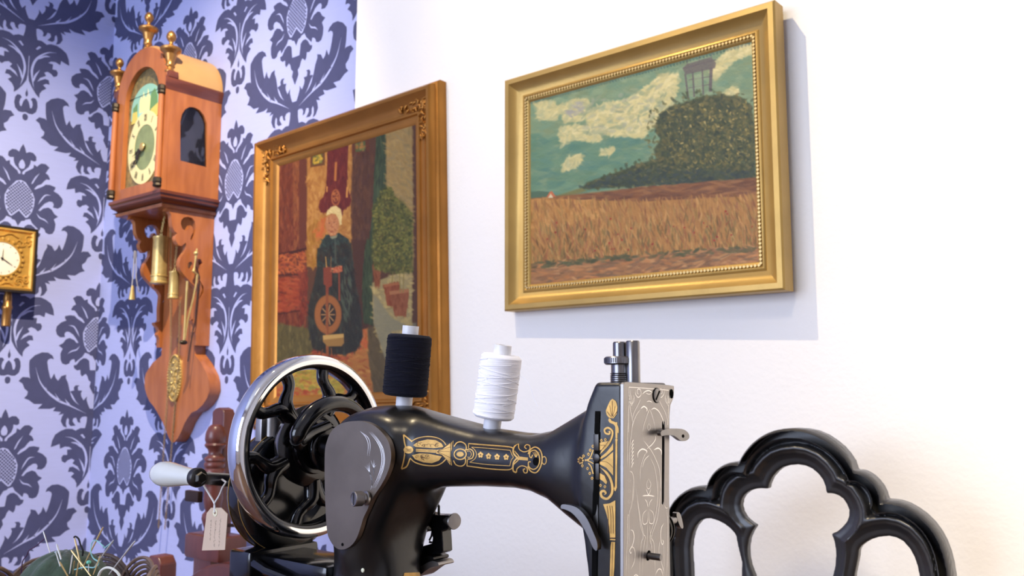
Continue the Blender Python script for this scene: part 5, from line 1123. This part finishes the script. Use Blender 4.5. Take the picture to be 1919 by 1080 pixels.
# bobbin winder behind the pillar
W8 = lambda p, Y=-.925: [onY(x, y, Y) for x, y in crop(740, 940, 7.71, p)]
xz = lambda P: [tuple(p[[0, 2]]) for p in P]
PY = lambda a, b, d: (a, d, b)
m = MB(); m.prism([xz(W8([(520,210),(560,185),(830,195),(840,215),(830,390),(735,420),(745,560),(752,720),(715,745),(620,760),(480,770),(400,760),(400,660),(480,630),(590,600),(600,520),(570,380),(520,320)]))], PY, -.929, -.919); m.build('bobbin_winder', M_ENAM, SM, bevel=.0012)
a, b_ = W8([(770, 270), (870, 300)]); m = MB(); m.lathe([(-.002, .0042), (.004, .0044), (.0065, .0034)], a, (1, -.25, 0), 28)
m.lathe([(.0065, .003), (.007, .0054), (.0078, .0058), (.0086, .0054), (.0088, .001)], a, (1, -.25, 0), 36); m.build('winder_knob', M_NICKEL, SM)
m = MB(); q = W8([(600, 170)])[0]; m.tube([q+(-.0022, 0, -.003), q+(-.0022, 0, .005), q+(0, 0, .008), q+(.0024, 0, .005), q+(.0024, 0, -.003)], .0009, 8); m.build('oil_loop', M_IRON, SM)
m = MB(); m.prism([xz(W8([(405,165),(520,180),(525,230),(490,300),(500,430),(400,440)]))], PY, -.930, -.915); q = W8([(445, 555)])[0]; m.lathe([(0, .0040), (.002, .0040), (.003, .003), (.004, .0026)], q+(0, -.006, 0), (0, -1, 0), 24); m.build('winder_bracket', M_IRON, SM)
m = MB(); m.tube(W8([(395,440),(430,445),(480,420),(540,420),(530,500),(500,560),(500,590),(580,600)]), .0008, 6); m.build('winder_spring', M_STEEL, SM)
m = MB(); m.prism([xz(W8([(400,760),(600,770),(650,790),(660,820),(600,880),(420,935)]))], PY, -.932, -.916); m.build('winder_block', M_IRON, SM)
m = MB(); m.prism([xz(W8(spline([(430,930),(540,895),(640,845),(700,830),(760,845),(785,880),(770,905),(680,920),(600,970),(520,1030),(450,1055)], 3, closed=True)))], PY, -.936, -.920); m.build('winder_lever', M_NICKEL, SM)
# spool pins
def pin(x, z): MB().cyl((x, YM, z-.012), (x, YM, z+.010), .0022, n=12).build('spool_pin', M_STEEL, SM)

# ------------------------------------------------------------------ thread spools on the pins
def spool(p0, p1, r, label, mth, seed):
    p0 = onY(*p0, YM); p1 = onY(*p1, YM); ax = p1-p0; L = np.linalg.norm(ax); ax = ax/L
    p0 = p0-ax*.004; L += .004
    t = thing('thread_spool', label, 'thread spool', tuple(p0), )
    m = MB(); m.lathe([(0, .0058), (L, .0058), (L, .0030), (L-.01, .003)], p0, ax, 32); m.build('core', M_CORE, t)
    a = .0095; b = L-.0062; rs = random.Random(seed); prof = [(a, .006), (a+.0004, r*.90), (a+.0016, r*.985)]
    n_ = 60
    for i in range(n_): prof.append((a+.002+(b-a-.004)*i/(n_-1), r*(1+.006*math.sin(i*.6+seed)+rs.uniform(-.004, .004))))
    prof += [(b-.0016, r*.985), (b-.0002, r*.88), (b+.0002, .006)]
    m = MB(); m.lathe(prof, p0, ax, 56); th = m.build('thread_winding', mth, t, ang=80)
    m = MB(); u = np.cross(ax, (0, 1, 0)); u /= np.linalg.norm(u); w = np.cross(ax, u)
    for k in range(26):
        z0 = rs.uniform(a+.003, b-.003); z1 = min(b-.002, max(a+.002, z0+rs.uniform(-.012, .012))); a0 = rs.uniform(0, 6.28); n2 = 26
        m.tube([p0+ax*(z0+(z1-z0)*i/n2)+(u*math.cos(a0+3.4*i/n2)+w*math.sin(a0+3.4*i/n2))*(r*1.006) for i in range(n2+1)], .00032, 4)
    m.build('loose_turns', mth, th)
    return t, p0, ax, L
M_CORE = mat('white plastic core', srgb(224, 224, 228), rough=.35)
M_THB = mat('black navy thread', srgb(22, 23, 34), rough=.9, sheen=.05, spec=.1, bump=.6, bscale=60, stretch=(1, 1, 18))
M_THW = mat('white thread', srgb(244, 244, 250), rough=.7, sheen=.2, bump=.2, bscale=60, stretch=(1, 1, 18))
spool((757, 757), (770, 611), .0158, 'spool of black thread leaning on top of the sewing machine', M_THB, 1)
t, p0, ax, L = spool((922, 800), (943, 647), .0134, 'spool of white thread leaning on the sewing machine arm', M_THW, 2)
pin(-.4523, 1.042); pin(-.371, 1.0275)
m = MB(); m.tube(spline([tuple(onY(x, y, YM+.004)) for x, y in ((967, 705), (977, 706), (987, 714), (995, 728), (1001, 748), (1008, 762))], 5), .00018, 5); m.build('loose_end', M_THW, t)

# ------------------------------------------------------------------ card tag hanging from the crank arm
XTg = -.616; T3 = lambda x, y, d=0.0: onX(x, y, XTg+d)
TGc = onY(404, 990, -1.0)
YT_ = float(onX(404, 912, -.612)[1]); tg = lambda x, y: onY(x, y, YT_)
tr_ = thing('paper_tag', 'small buff card tag with pencil writing hanging on white string from the crank', 'tag', tuple(tg(401, 1031)))
tp_ = [tuple(tg(x, y)[[0, 2]]) for x, y in ((388, 962), (396, 952), (415, 952), (427, 964), (422, 1031), (379, 1032))]
hc = tg(404, 961)
m = MB(); m.prism([tp_, [(hc[0]+.0012*math.cos(a), hc[2]+.0012*math.sin(a)) for a in np.linspace(0, 6.28, 13)[:-1]]], lambda a, b, d: (a, d, b), YT_-.0003, YT_+.0003); card = m.build('card', mat('buff card', srgb(208, 184, 160), rough=.8, var=.03, scale=60), tr_, smooth=False)
m = MB(); m.lathe([(0, .0012), (.0003, .0012), (.0003, .0030), (0, .0030)], hc+(0, -.0003, 0), (0, -1, 0), 24, cap=False); m.build('eyelet', mat('cream eyelet', srgb(232, 224, 190), rough=.5), card)
m = MB(); rr = random.Random(8)
for col, xx in enumerate((396.5, 405, 413.5)):      # three columns of small sideways pencil writing, too faint to read
    y = 975.0 if col != 2 else 972
    while y < (1022 if col else 1010):
        w_ = rr.uniform(3, 7); pts = [tuple(tg(xx+rr.uniform(-1.5, 1.5)-(y-975)*.06, y+w_*i/5)[[0, 2]]) for i in range(6)]
        for q in ribbon(pts, .00022, n=3): m.add([(a, YT_-.00042, b) for a, b in q], [(0, 1, 2, 3)])
        y += w_+rr.uniform(1.2, 2.5)
m.build('pencil_writing', mat('pencil grey', srgb(140, 122, 108), rough=.8), card, smooth=False)
m = MB()
for e in ((381, 909), (417, 914)): m.tube(spline([tuple(hc+(0, -.0008, .0)), tuple(tg(402, 945)), tuple(tg((e[0]+402)/2+1, (e[1]+942)/2+2)), tuple(tg(*e))], 5), .0008, 6)
m.tube([tg(381, 909), tg(384, 901)+(0, .004, 0), tg(400, 898)+(0, .006, 0), tg(415, 905)+(0, .004, 0), tg(417, 914)], .0008, 6); m.build('string', mat('white string', srgb(220, 216, 214), rough=.8), tr_)

for o_, l_ in ((wheel, 'polished chrome rim'), (hd, 'white porcelain handle'), (fpl, 'nickel plate engraved with scrolls'), (cp, 'pear shaped nickel cover'), (kn, 'slotted nickel thumb knob')): o_['label'] = l_
# ------------------------------------------------------------------ ebonised chair standing by the white wall
M_EBON = mat('ebonised chair wood', srgb(36, 36, 37), rough=.32, coat=.35, coatr=.26, spec=.5, var=.25, scale=9, bump=.04, bscale=40)
YCH = -.22
k3 = lambda p: [tuple(onY(x, y, YCH)[[0, 2]]) for x, y in crop(1220, 780, 3.198, p)]
outT = k3([(355,410),(362,390),(375,365),(395,338),(420,310),(450,290),(480,278),(515,271),(545,271),(549,262),(560,240),(590,200),(622,162),(660,130),(705,103),(760,83),(820,73),(880,70),(940,74),(1000,86),(1060,112),(1110,145),(1155,182),(1190,222),(1220,268),(1238,322),(1262,321),(1290,328),(1325,347),(1360,378),(1390,415),(1408,450),(1422,497),(1460,499),(1500,505),(1550,522),(1600,550),(1650,586),(1700,635),(1740,690),(1770,745),(1795,810),(1812,880),(1825,960)])
IC = int(np.argmin([abs(p[0]-k3([(1422,497)])[0][0]) for p in outT])); XC2 = (outT[0][0]+outT[IC][0])/2
rgt = outT[IC:]; lft = [(2*XC2-x, z) for x, z in rgt[::-1]]
ZL = .60
outer = [(lft[0][0]+.004, ZL)]+lft[:-1]+outT+[(rgt[-1][0]-.004, ZL)]
mn = k3([(705,435),(712,405),(730,365),(760,330),(790,308),(830,295),(885,290),(930,297),(970,315),(1005,345),(1032,380),(1048,420),(1055,462),(1090,463),(1125,474),(1155,495),(1178,530),(1190,562),(1190,595),(1178,630),(1150,665),(1120,690),(1085,705),(1100,745),(1109,790),(1111,840),(1106,900),(1092,960)])
mnl = k3([(620,960),(597,900),(584,840),(582,790),(592,730),(610,690),(632,656),(600,635),(570,608),(548,570),(540,535),(546,500),(562,472),(590,450),(625,437),(665,433)])
hM = mn+[(mn[-1][0]-.012, .70), (mn[-1][0]-.02, .66), (mnl[0][0]+.02, .66), (mnl[0][0]+.012, .70)]+mnl
hR = k3([(1250,800),(1262,780),(1290,757),(1325,738),(1370,724),(1430,718),(1475,728),(1515,750),(1555,795),(1582,845),(1600,900),(1612,960)])
hRl = k3([(1222,960),(1234,900),(1244,850)])
hR = hR+[(hR[-1][0]-.002, .70), (hR[-1][0]-.01, .66), (hRl[0][0]+.01, .66), (hRl[0][0]+.004, .70)]+hRl
hL = [(2*XC2-x, z) for x, z in hR]
def circ(P):
    P = np.array(P); A = np.c_[2*P, np.ones(len(P))]; c = np.linalg.lstsq(A, (P**2).sum(1), rcond=None)[0]; return c[0], c[1], math.sqrt(c[2]+c[0]**2+c[1]**2)
ci = [int(np.argmin([math.hypot(p[0]-q[0], p[1]-q[1]) for p in outT])) for q in (k3([(549, 262)])[0], k3([(1238, 322)])[0])]
def disc_poly(c, n=90): return [(c[0]+c[2]*math.cos(2*math.pi*i/n), c[1]+c[2]*math.sin(2*math.pi*i/n)) for i in range(n)]
mc = circ(outT[ci[0]+1:ci[1]]); sr = circ(outT[ci[1]+1:IC]); sl_ = circ(outT[1:ci[0]]); ca_ = circ(rgt[1:6])
a0_ = math.atan2(rgt[0][1]-ca_[1], rgt[0][0]-ca_[0]); extp = [(ca_[0]+ca_[2]*math.cos(a0_+R(t)), ca_[1]+ca_[2]*math.sin(a0_+R(t))) for t in (60, 45, 30, 15)]
shr = [(rgt[-1][0]-.004, ZL), (XC2+.03, ZL)]+extp+rgt; shl = [(2*XC2-x, z) for x, z in shr]
LOBES = [disc_poly(mc), disc_poly(sr), disc_poly(sl_), shr, shl]
def chairback(X, Y, Z):
    x2, z2 = X[:, 0, :], Z[:, 0, :]
    do = np.max([-sdpoly(x2, z2, q) for q in LOBES], axis=0); od = -sdpoly(x2, z2, outer); do = np.where(od > .0222, np.maximum(do, od), do); do = np.minimum(do, od+.012); di = np.minimum(np.minimum(sdpoly(x2, z2, hM), sdpoly(x2, z2, hR)), sdpoly(x2, z2, hL))
    ins = np.minimum(od, di)
    w = .0181; u = np.clip(do/w, 0, 1); band = .0150*np.sqrt(np.clip(1-(2*u-1)**2, 0, 1))+.003
    v = di; inner = np.interp(v, [0, .0035, .009, .0153, .0203, .0234, .0261, .0292, .045], [-.001, .0005, .0015, .0050, .0110, .0115, .0085, .0005, .000])
    s = np.clip((do-w)/.002, 0, 1); h = band*(1-s)+inner*s
    h = np.maximum(h, -.010); h = (h+.0035)[:, None, :]; back = .010
    y = -(Y-YCH)          # positive towards the room
    d = np.maximum(y-h, -y-back)
    return np.maximum(d*.75, (-ins)[:, None, :])
Vc, Fc = surfnet(chairback, (outer[0][0]-.01, YCH-.020, .598), (outer[-1][0]+.02, YCH+.013, 1.006), .0015)
acc = np.zeros_like(Vc); n_ = np.zeros(len(Vc))
for a in range(4):
    b = (a+1) % 4; np.add.at(acc, Fc[:, a], Vc[Fc[:, b]]); np.add.at(n_, Fc[:, a], 1); np.add.at(acc, Fc[:, b], Vc[Fc[:, a]]); np.add.at(n_, Fc[:, b], 1)
Vc = Vc*.5+.5*acc/np.maximum(n_, 1)[:, None]
CH = thing('carved_chair', 'black carved wooden chair back with rounded lobes and pierced openings before the white wall', 'chair', (XC2, YCH-.2, 0))
m = MB(); m.v = [tuple(p) for p in Vc]; m.f = [tuple(int(i) for i in f) for f in Fc]; m.m = [0]*len(m.f)
m.build('chair_back', M_EBON, CH, ang=60)
M_SEAT = mat('dark seat cloth', srgb(60, 44, 40), rough=.8)
MB().bevbox((XC2-.22, YCH-.43, .43), (XC2+.22, YCH+.005, .475), .012).build('seat', M_SEAT, CH)
m = MB(); m.bevbox((XC2-.215, YCH-.425, .385), (XC2+.215, YCH+.005, .428), .004); m.build('seat_rail', M_EBON, CH)
for sx in (-1, 1):
    MB().tube([(XC2+sx*.175, YCH-.002, .63), (XC2+sx*.185, YCH-.002, .45), (XC2+sx*.19, YCH+.005, .22), (XC2+sx*.195, YCH+.03, 0)], [.017, .018, .017, .014], 16).build('leg', M_EBON, CH)
    MB().lathe([(0, .012), (.02, .015), (.08, .012), (.2, .017), (.33, .021), (.36, .018), (.386, .022)], (XC2+sx*.185, YCH-.395, 0), (0, 0, 1), 20).build('leg', M_EBON, CH)

# ------------------------------------------------------------------ spinning wheel behind the machine
M_MAHO = mat('dark red brown wood', srgb(92, 46, 40), rough=.36, col2=srgb(112, 58, 48), scale=12, stretch=(3, 3, .6), coat=.2)
SWY = -.35
sw = thing('spinning_wheel', 'dark red brown wooden spinning wheel with turned post behind the sewing machine', 'spinning wheel', (-1.60, SWY, 0))
g = lambda x, y, Y=SWY: onY(x, y, Y)
a, b = g(407, 772), g(430, 772)
m = MB(); m.prism([[(a[0], .42), (b[0], .42), (b[0], g(420, 776)[2]), (b[0]-.006, g(420, 768)[2]), (b[0]-.020, g(418, 764)[2]), (a[0]+.010, g(410, 766)[2]), (a[0]+.001, g(410, 772)[2])]], lambda p, q, d: (p, d, q), SWY-.012, SWY+.014)
m.build('rear_post', M_MAHO, sw, bevel=.002)
YQ = SWY-.035; cx0 = onY(401, 900, YQ)[0]
def zq(y): return onY(401, y, YQ)[2]
wq = lambda px: px*.5/1640*1.86*1.0*.97
pf = [(796, 16), (800, 26), (808, 33), (815, 36), (824, 37), (830, 33), (834, 38), (838, 34), (842, 26), (848, 23), (854, 26), (858, 36), (862, 37), (865, 33), (869, 37), (874, 37), (877, 33), (881, 38), (887, 38), (890, 33), (894, 38), (900, 38), (903, 32), (912, 30), (935, 34), (950, 30), (958, 26), (964, 36), (972, 38), (980, 34), (990, 28), (1002, 30)]
m = MB(); m.lathe([(zq(1002)-zq(y)+zq(y)*0+(zq(y)-zq(1002)), wq(w_)) for y, w_ in []] or [(zq(y)-zq(1002), wq(w_)) for y, w_ in pf[::-1]], (cx0, YQ, zq(1002)), (0, 0, 1), 28)
m.build('turned_post', M_MAHO, sw, ang=40)
a, b = onY(375, 1000, YQ), onY(438, 1048, YQ)
MB().bevbox((a[0], YQ-.035, onY(405, 1046, YQ)[2]), (b[0], YQ+.030, onY(405, 1000, YQ)[2]), .007).build('cross_block', M_MAHO, sw)
MB().bevbox((cx0-.030, YQ-.02, .36), (cx0+.030, YQ+.02, onY(405, 1046, YQ)[2]), .003).build('lower_post', M_MAHO, sw)
MB().cyl(onY(405, 985, SWY-.02), onY(455, 985, SWY-.02), .0035, n=12).build('iron_rod', mat('dark iron', srgb(60, 44, 38), rough=.5, metal=.6), sw)
q = onY(360, 930, YQ); MB().bevbox((q[0]-.018, YQ-.006, q[2]-.011), (q[0]+.030, YQ+.006, q[2]+.011), .002).build('iron_hinge', MATS['dark iron'], sw)
wt_ = onY(440, 1056, SWY-.07); RW = .215; wc3 = np.array((wt_[0], SWY-.07, wt_[2]-RW))
m = MB(); m.lathe([(-.020, RW-.035), (-.020, RW-.004), (-.013, RW), (-.009, RW-.005), (0, RW-.002), (.009, RW-.005), (.013, RW), (.020, RW-.004), (.020, RW-.035), (-.020, RW-.035)], wc3, (0, 1, 0), 80, cap=False); m.build('wheel_rim', M_MAHO, sw, ang=40)
for k in range(8):
    a_ = 2*math.pi*k/8+.2; u = np.array((math.cos(a_), 0, math.sin(a_))); MB().tube([wc3+u*.02, wc3+u*.07, wc3+u*.11, wc3+u*.15, wc3+u*(RW-.03)], [.007, .010, .007, .010, .007], 10).build('wheel_spoke', M_MAHO, sw)
m = MB(); m.lathe([(-.03, .022), (-.02, .030), (.02, .030), (.03, .022)], wc3, (0, 1, 0), 24); m.build('wheel_hub', M_MAHO, sw)
a, b = onY(286, 1060, SWY-.02), onY(313, 1060, SWY-.02); zt2 = onY(300, 1041, SWY-.02)[2]
m = MB(); xm = (a[0]+b[0])/2; m.prism([[(a[0], .36), (b[0], .36), (b[0], zt2-.014), (b[0]-.012, zt2), (a[0]+.012, zt2), (a[0], zt2-.014)]], lambda p, q_, d: (p, d, q_), SWY-.035, SWY+.002); m.build('small_post', M_MAHO, sw, bevel=.003)
MB().bevbox((a[0]-.05, SWY-.13, .33), (wc3[0]+.16, SWY+.03, .37), .006).build('bench', M_MAHO, sw)
for x, y in ((a[0]-.02, SWY-.11), (a[0]-.02, SWY+.01), (wc3[0]+.13, SWY-.05)): MB().tube([(x, y, .345), (x, y, .20), (x, y, 0)], [.014, .020, .012], 14).build('leg', M_MAHO, sw)

# ------------------------------------------------------------------ wicker basket with green pincushion and its needles
M_WICK = mat('brown wicker', srgb(122, 96, 78), rough=.55, col2=srgb(160, 132, 108), scale=40, coat=.15)
M_WICKD = mat('dark wicker', srgb(84, 64, 54), rough=.55)
M_GREEN = mat('dark green felt', srgb(58, 76, 56), rough=.9, var=.22, scale=60, bump=.8, bscale=120, sheen=.3)
BX, BY = -.965, -.950; BR = .088
bk = thing('wicker_basket', 'small round brown wicker basket with looped rim holding the green pincushion', 'basket', (BX, BY, TZ))
rs = random.Random(2)
m = MB(); m.lathe([(0, BR*.72), (.006, BR*.74), (.006, 0.001)], (BX, BY, TZ), (0, 0, 1), 36); m.build('basket_base', M_WICKD, bk)
m = MB()
for r_ in range(13):
    z = TZ+.006+r_*.0052; R_ = BR*(.76+.22*r_/12); ph = r_ % 2
    m.tube([(BX+(R_+.0022*math.cos(14*a+math.pi*ph))*math.cos(a), BY+(R_+.0022*math.cos(14*a+math.pi*ph))*math.sin(a), z) for a in np.linspace(0, 2*math.pi, 113)[:-1]], .0028, 6, closed=True)
m.build('woven_side', M_WICK, bk)
NS = 9
for s_ in range(NS):
    m = MB(); ac = 2*math.pi*s_/NS+.18
    for k in range(5):
        hw = .44-.050*k; hh = .040-.0052*k
        m.tube([(BX+(BR*.97+.004+.0015*k)*math.cos(ac+hw*math.cos(t)), BY+(BR*.97+.004+.0015*k)*math.sin(ac+hw*math.cos(t)), TZ+.066+hh*math.sin(t)) for t in np.linspace(0, math.pi, 18)], .0021, 6)
    m.build('rim_loop', M_WICK if s_ % 3 else M_WICKD, bk)
cu_ = MB(); n1, n2 = 40, 20; vs = []; fs = []; CR = .060; Ztop = float(onY(160, 1041, BY)[2])
def cz(x, y):
    r_ = math.hypot(x, y)/CR; a = math.atan2(y, x); return (Ztop-TZ-.03)*math.sqrt(max(0, 1-min(1, r_)**2.3))*(1-.05*r_*math.cos(8*a))+TZ+.03
for j in range(n2+1):
    r_ = CR*math.sin(math.pi/2*j/n2)
    for i in range(n1):
        a = 2*math.pi*i/n1; x, y = r_*math.cos(a), r_*math.sin(a); vs.append((BX+x, BY+y, cz(x, y)))
for j in range(n2):
    for i in range(n1): fs.append((j*n1+i, j*n1+(i+1) % n1, (j+1)*n1+(i+1) % n1, (j+1)*n1+i))
cu_.add(vs, fs); cu_.lathe([(0, .001), (0, CR*.9), (.028, CR)], (BX, BY, TZ+.008), (0, 0, 1), 40, cap=False)
o = cu_.build('pincushion', M_GREEN, ang=80, root=(BX, BY, TZ+.008)); tag(o, 'round dark green felt pincushion stuck with needles inside the wicker basket', 'pincushion')
cv = lambda p: crop(0, 900, 6, [p])[0]
M_NEED = mat('bright needle steel', srgb(216, 214, 208), rough=.3, metal=.4); M_NEEDG = mat('gilt needle', srgb(220, 190, 130), rough=.3, metal=.4)
ND = [((485,575),(605,950),.0007,0,'grey needle trailing a purple thread, leftmost in the green pincushion',([(490,600),(512,645),(450,705),(390,755),(330,790),(300,850),(262,900),(245,965),(238,1070)],srgb(74,34,74),.0006)),
 ((635,720),(710,965),.0011,0,'thick white steel needle standing left of centre in the green pincushion',None),
 ((600,798),(700,905),.0008,0,'short pin with a red thread wound around it in the green pincushion',([(600,815),(640,850),(660,890),(700,890),(720,930),(770,970),(815,1000),(818,1075)],srgb(150,38,38),.0009)),
 ((800,790),(1002,1055),.0009,1,'long gold needle leaning left across the middle of the green pincushion',None),
 ((838,650),(898,912),.0009,1,'needle threaded with black thread in the green pincushion',([(832,645),(850,635),(885,665),(905,730),(932,790),(928,850)],srgb(14,14,18),.0009)),
 ((815,840),(795,968),.0008,0,'short pale needle leaning right of the red thread in the pincushion',None),
 ((838,910),(826,1005),.0008,1,'short gold pin upright left of the turquoise headed pin',None),
 ((885,920),(860,1065),.0008,1,'gold pin leaning right, nearest the turquoise headed pin',None),
 ((1160,530),(962,920),.0010,1,'tall needle rising highest from the green pincushion',None),
 ((1275,680),(1095,935),.0010,0,'needle threaded with light blue thread right of the tallest needle',([(1270,700),(1245,712),(1200,745),(1180,760),(1150,735),(1100,690),(1060,680),(1030,720),(1020,810),(1050,880),(1100,915),(1108,950),(1050,985),(960,980),(850,1005),(720,1035),(620,1060)],srgb(150,206,206),.0006)),
 ((1515,690),(1275,998),.0010,0,'long bright needle leaning furthest right out of the green pincushion',None),
 ((1128,850),(1085,965),.0008,1,'short gold needle below the light blue thread in the pincushion',None),
 ((670,920),(760,1078),.0009,1,'needle lying low at the front left of the green pincushion',None)]
for i, (p, q, r_, gd, lb, thd) in enumerate(ND):
    bx, by = cv(q); tx, ty = cv(p); yb = BY-.004-.036*max(0, (by-1055)/25)
    B = onY(bx, by, yb); T_ = onY(tx, ty, yb+.006*((i % 3)-1)); D_ = (T_-B)/np.linalg.norm(T_-B)
    t = thing('sewing_needle' if i not in (2, 6, 7) else 'sewing_pin', lb, 'needle' if i not in (2, 6, 7) else 'pin', tuple(B), 'needles and pins in the green pincushion')
    L_ = np.linalg.norm(T_-B); m = MB(); m.tube([B-D_*.010, B+D_*L_*.5, B+D_*(L_-.003), T_], [r_*.5, r_*.8, r_*.9, r_*.5], 8); m.build('shaft', M_NEEDG if gd else M_NEED, t)
    if thd:
        pts, c, rr_ = thd; mt = mat('thread '+lb[:22], c, rough=.8)
        m = MB(); m.tube(spline([tuple(onY(*cv(a_), yb-.002+.002*(k % 2))) for k, a_ in enumerate(pts)], 5), rr_, 6); m.build('thread', mt, t)
def pinhead(p, q, col, lb, r_):
    a_, b_ = onY(*cv(p), BY-.02), onY(*cv(q), BY-.02); t = thing('sewing_pin', lb, 'pin', tuple(b_), 'needles and pins in the green pincushion'); m = MB(); m.cyl(b_+(b_-a_)*.8, a_, .0005, n=8); m.build('shaft', M_NEED, t)
    m = MB(); m.ball(a_, r_, 16, sc=(1, 1, .8)); m.build('head', mat('pin head '+lb[:12], col, rough=.25, coat=.5), t)
pinhead((998, 925), (996, 1000), srgb(110, 206, 176), 'turquoise round headed pin in the middle of the green pincushion', .0024)
pinhead((628, 812), (655, 900), srgb(206, 222, 232), 'pale blue headed pin beside the red thread in the pincushion', .0013)
m = MB(); m.tube(spline([tuple(onY(*cv(a_), BY-.055)) for a_ in ((1105,1085),(1130,1030),(1165,998),(1215,985),(1270,1000),(1320,1040),(1350,1085))], 5), .0011, 6); o = m.build('white_yarn', mat('white yarn', srgb(222, 220, 206), rough=.8), root=tuple(onY(*cv((1215, 1075)), BY-.055))); tag(o, 'loose arc of white yarn lying over the front of the green pincushion', 'yarn')
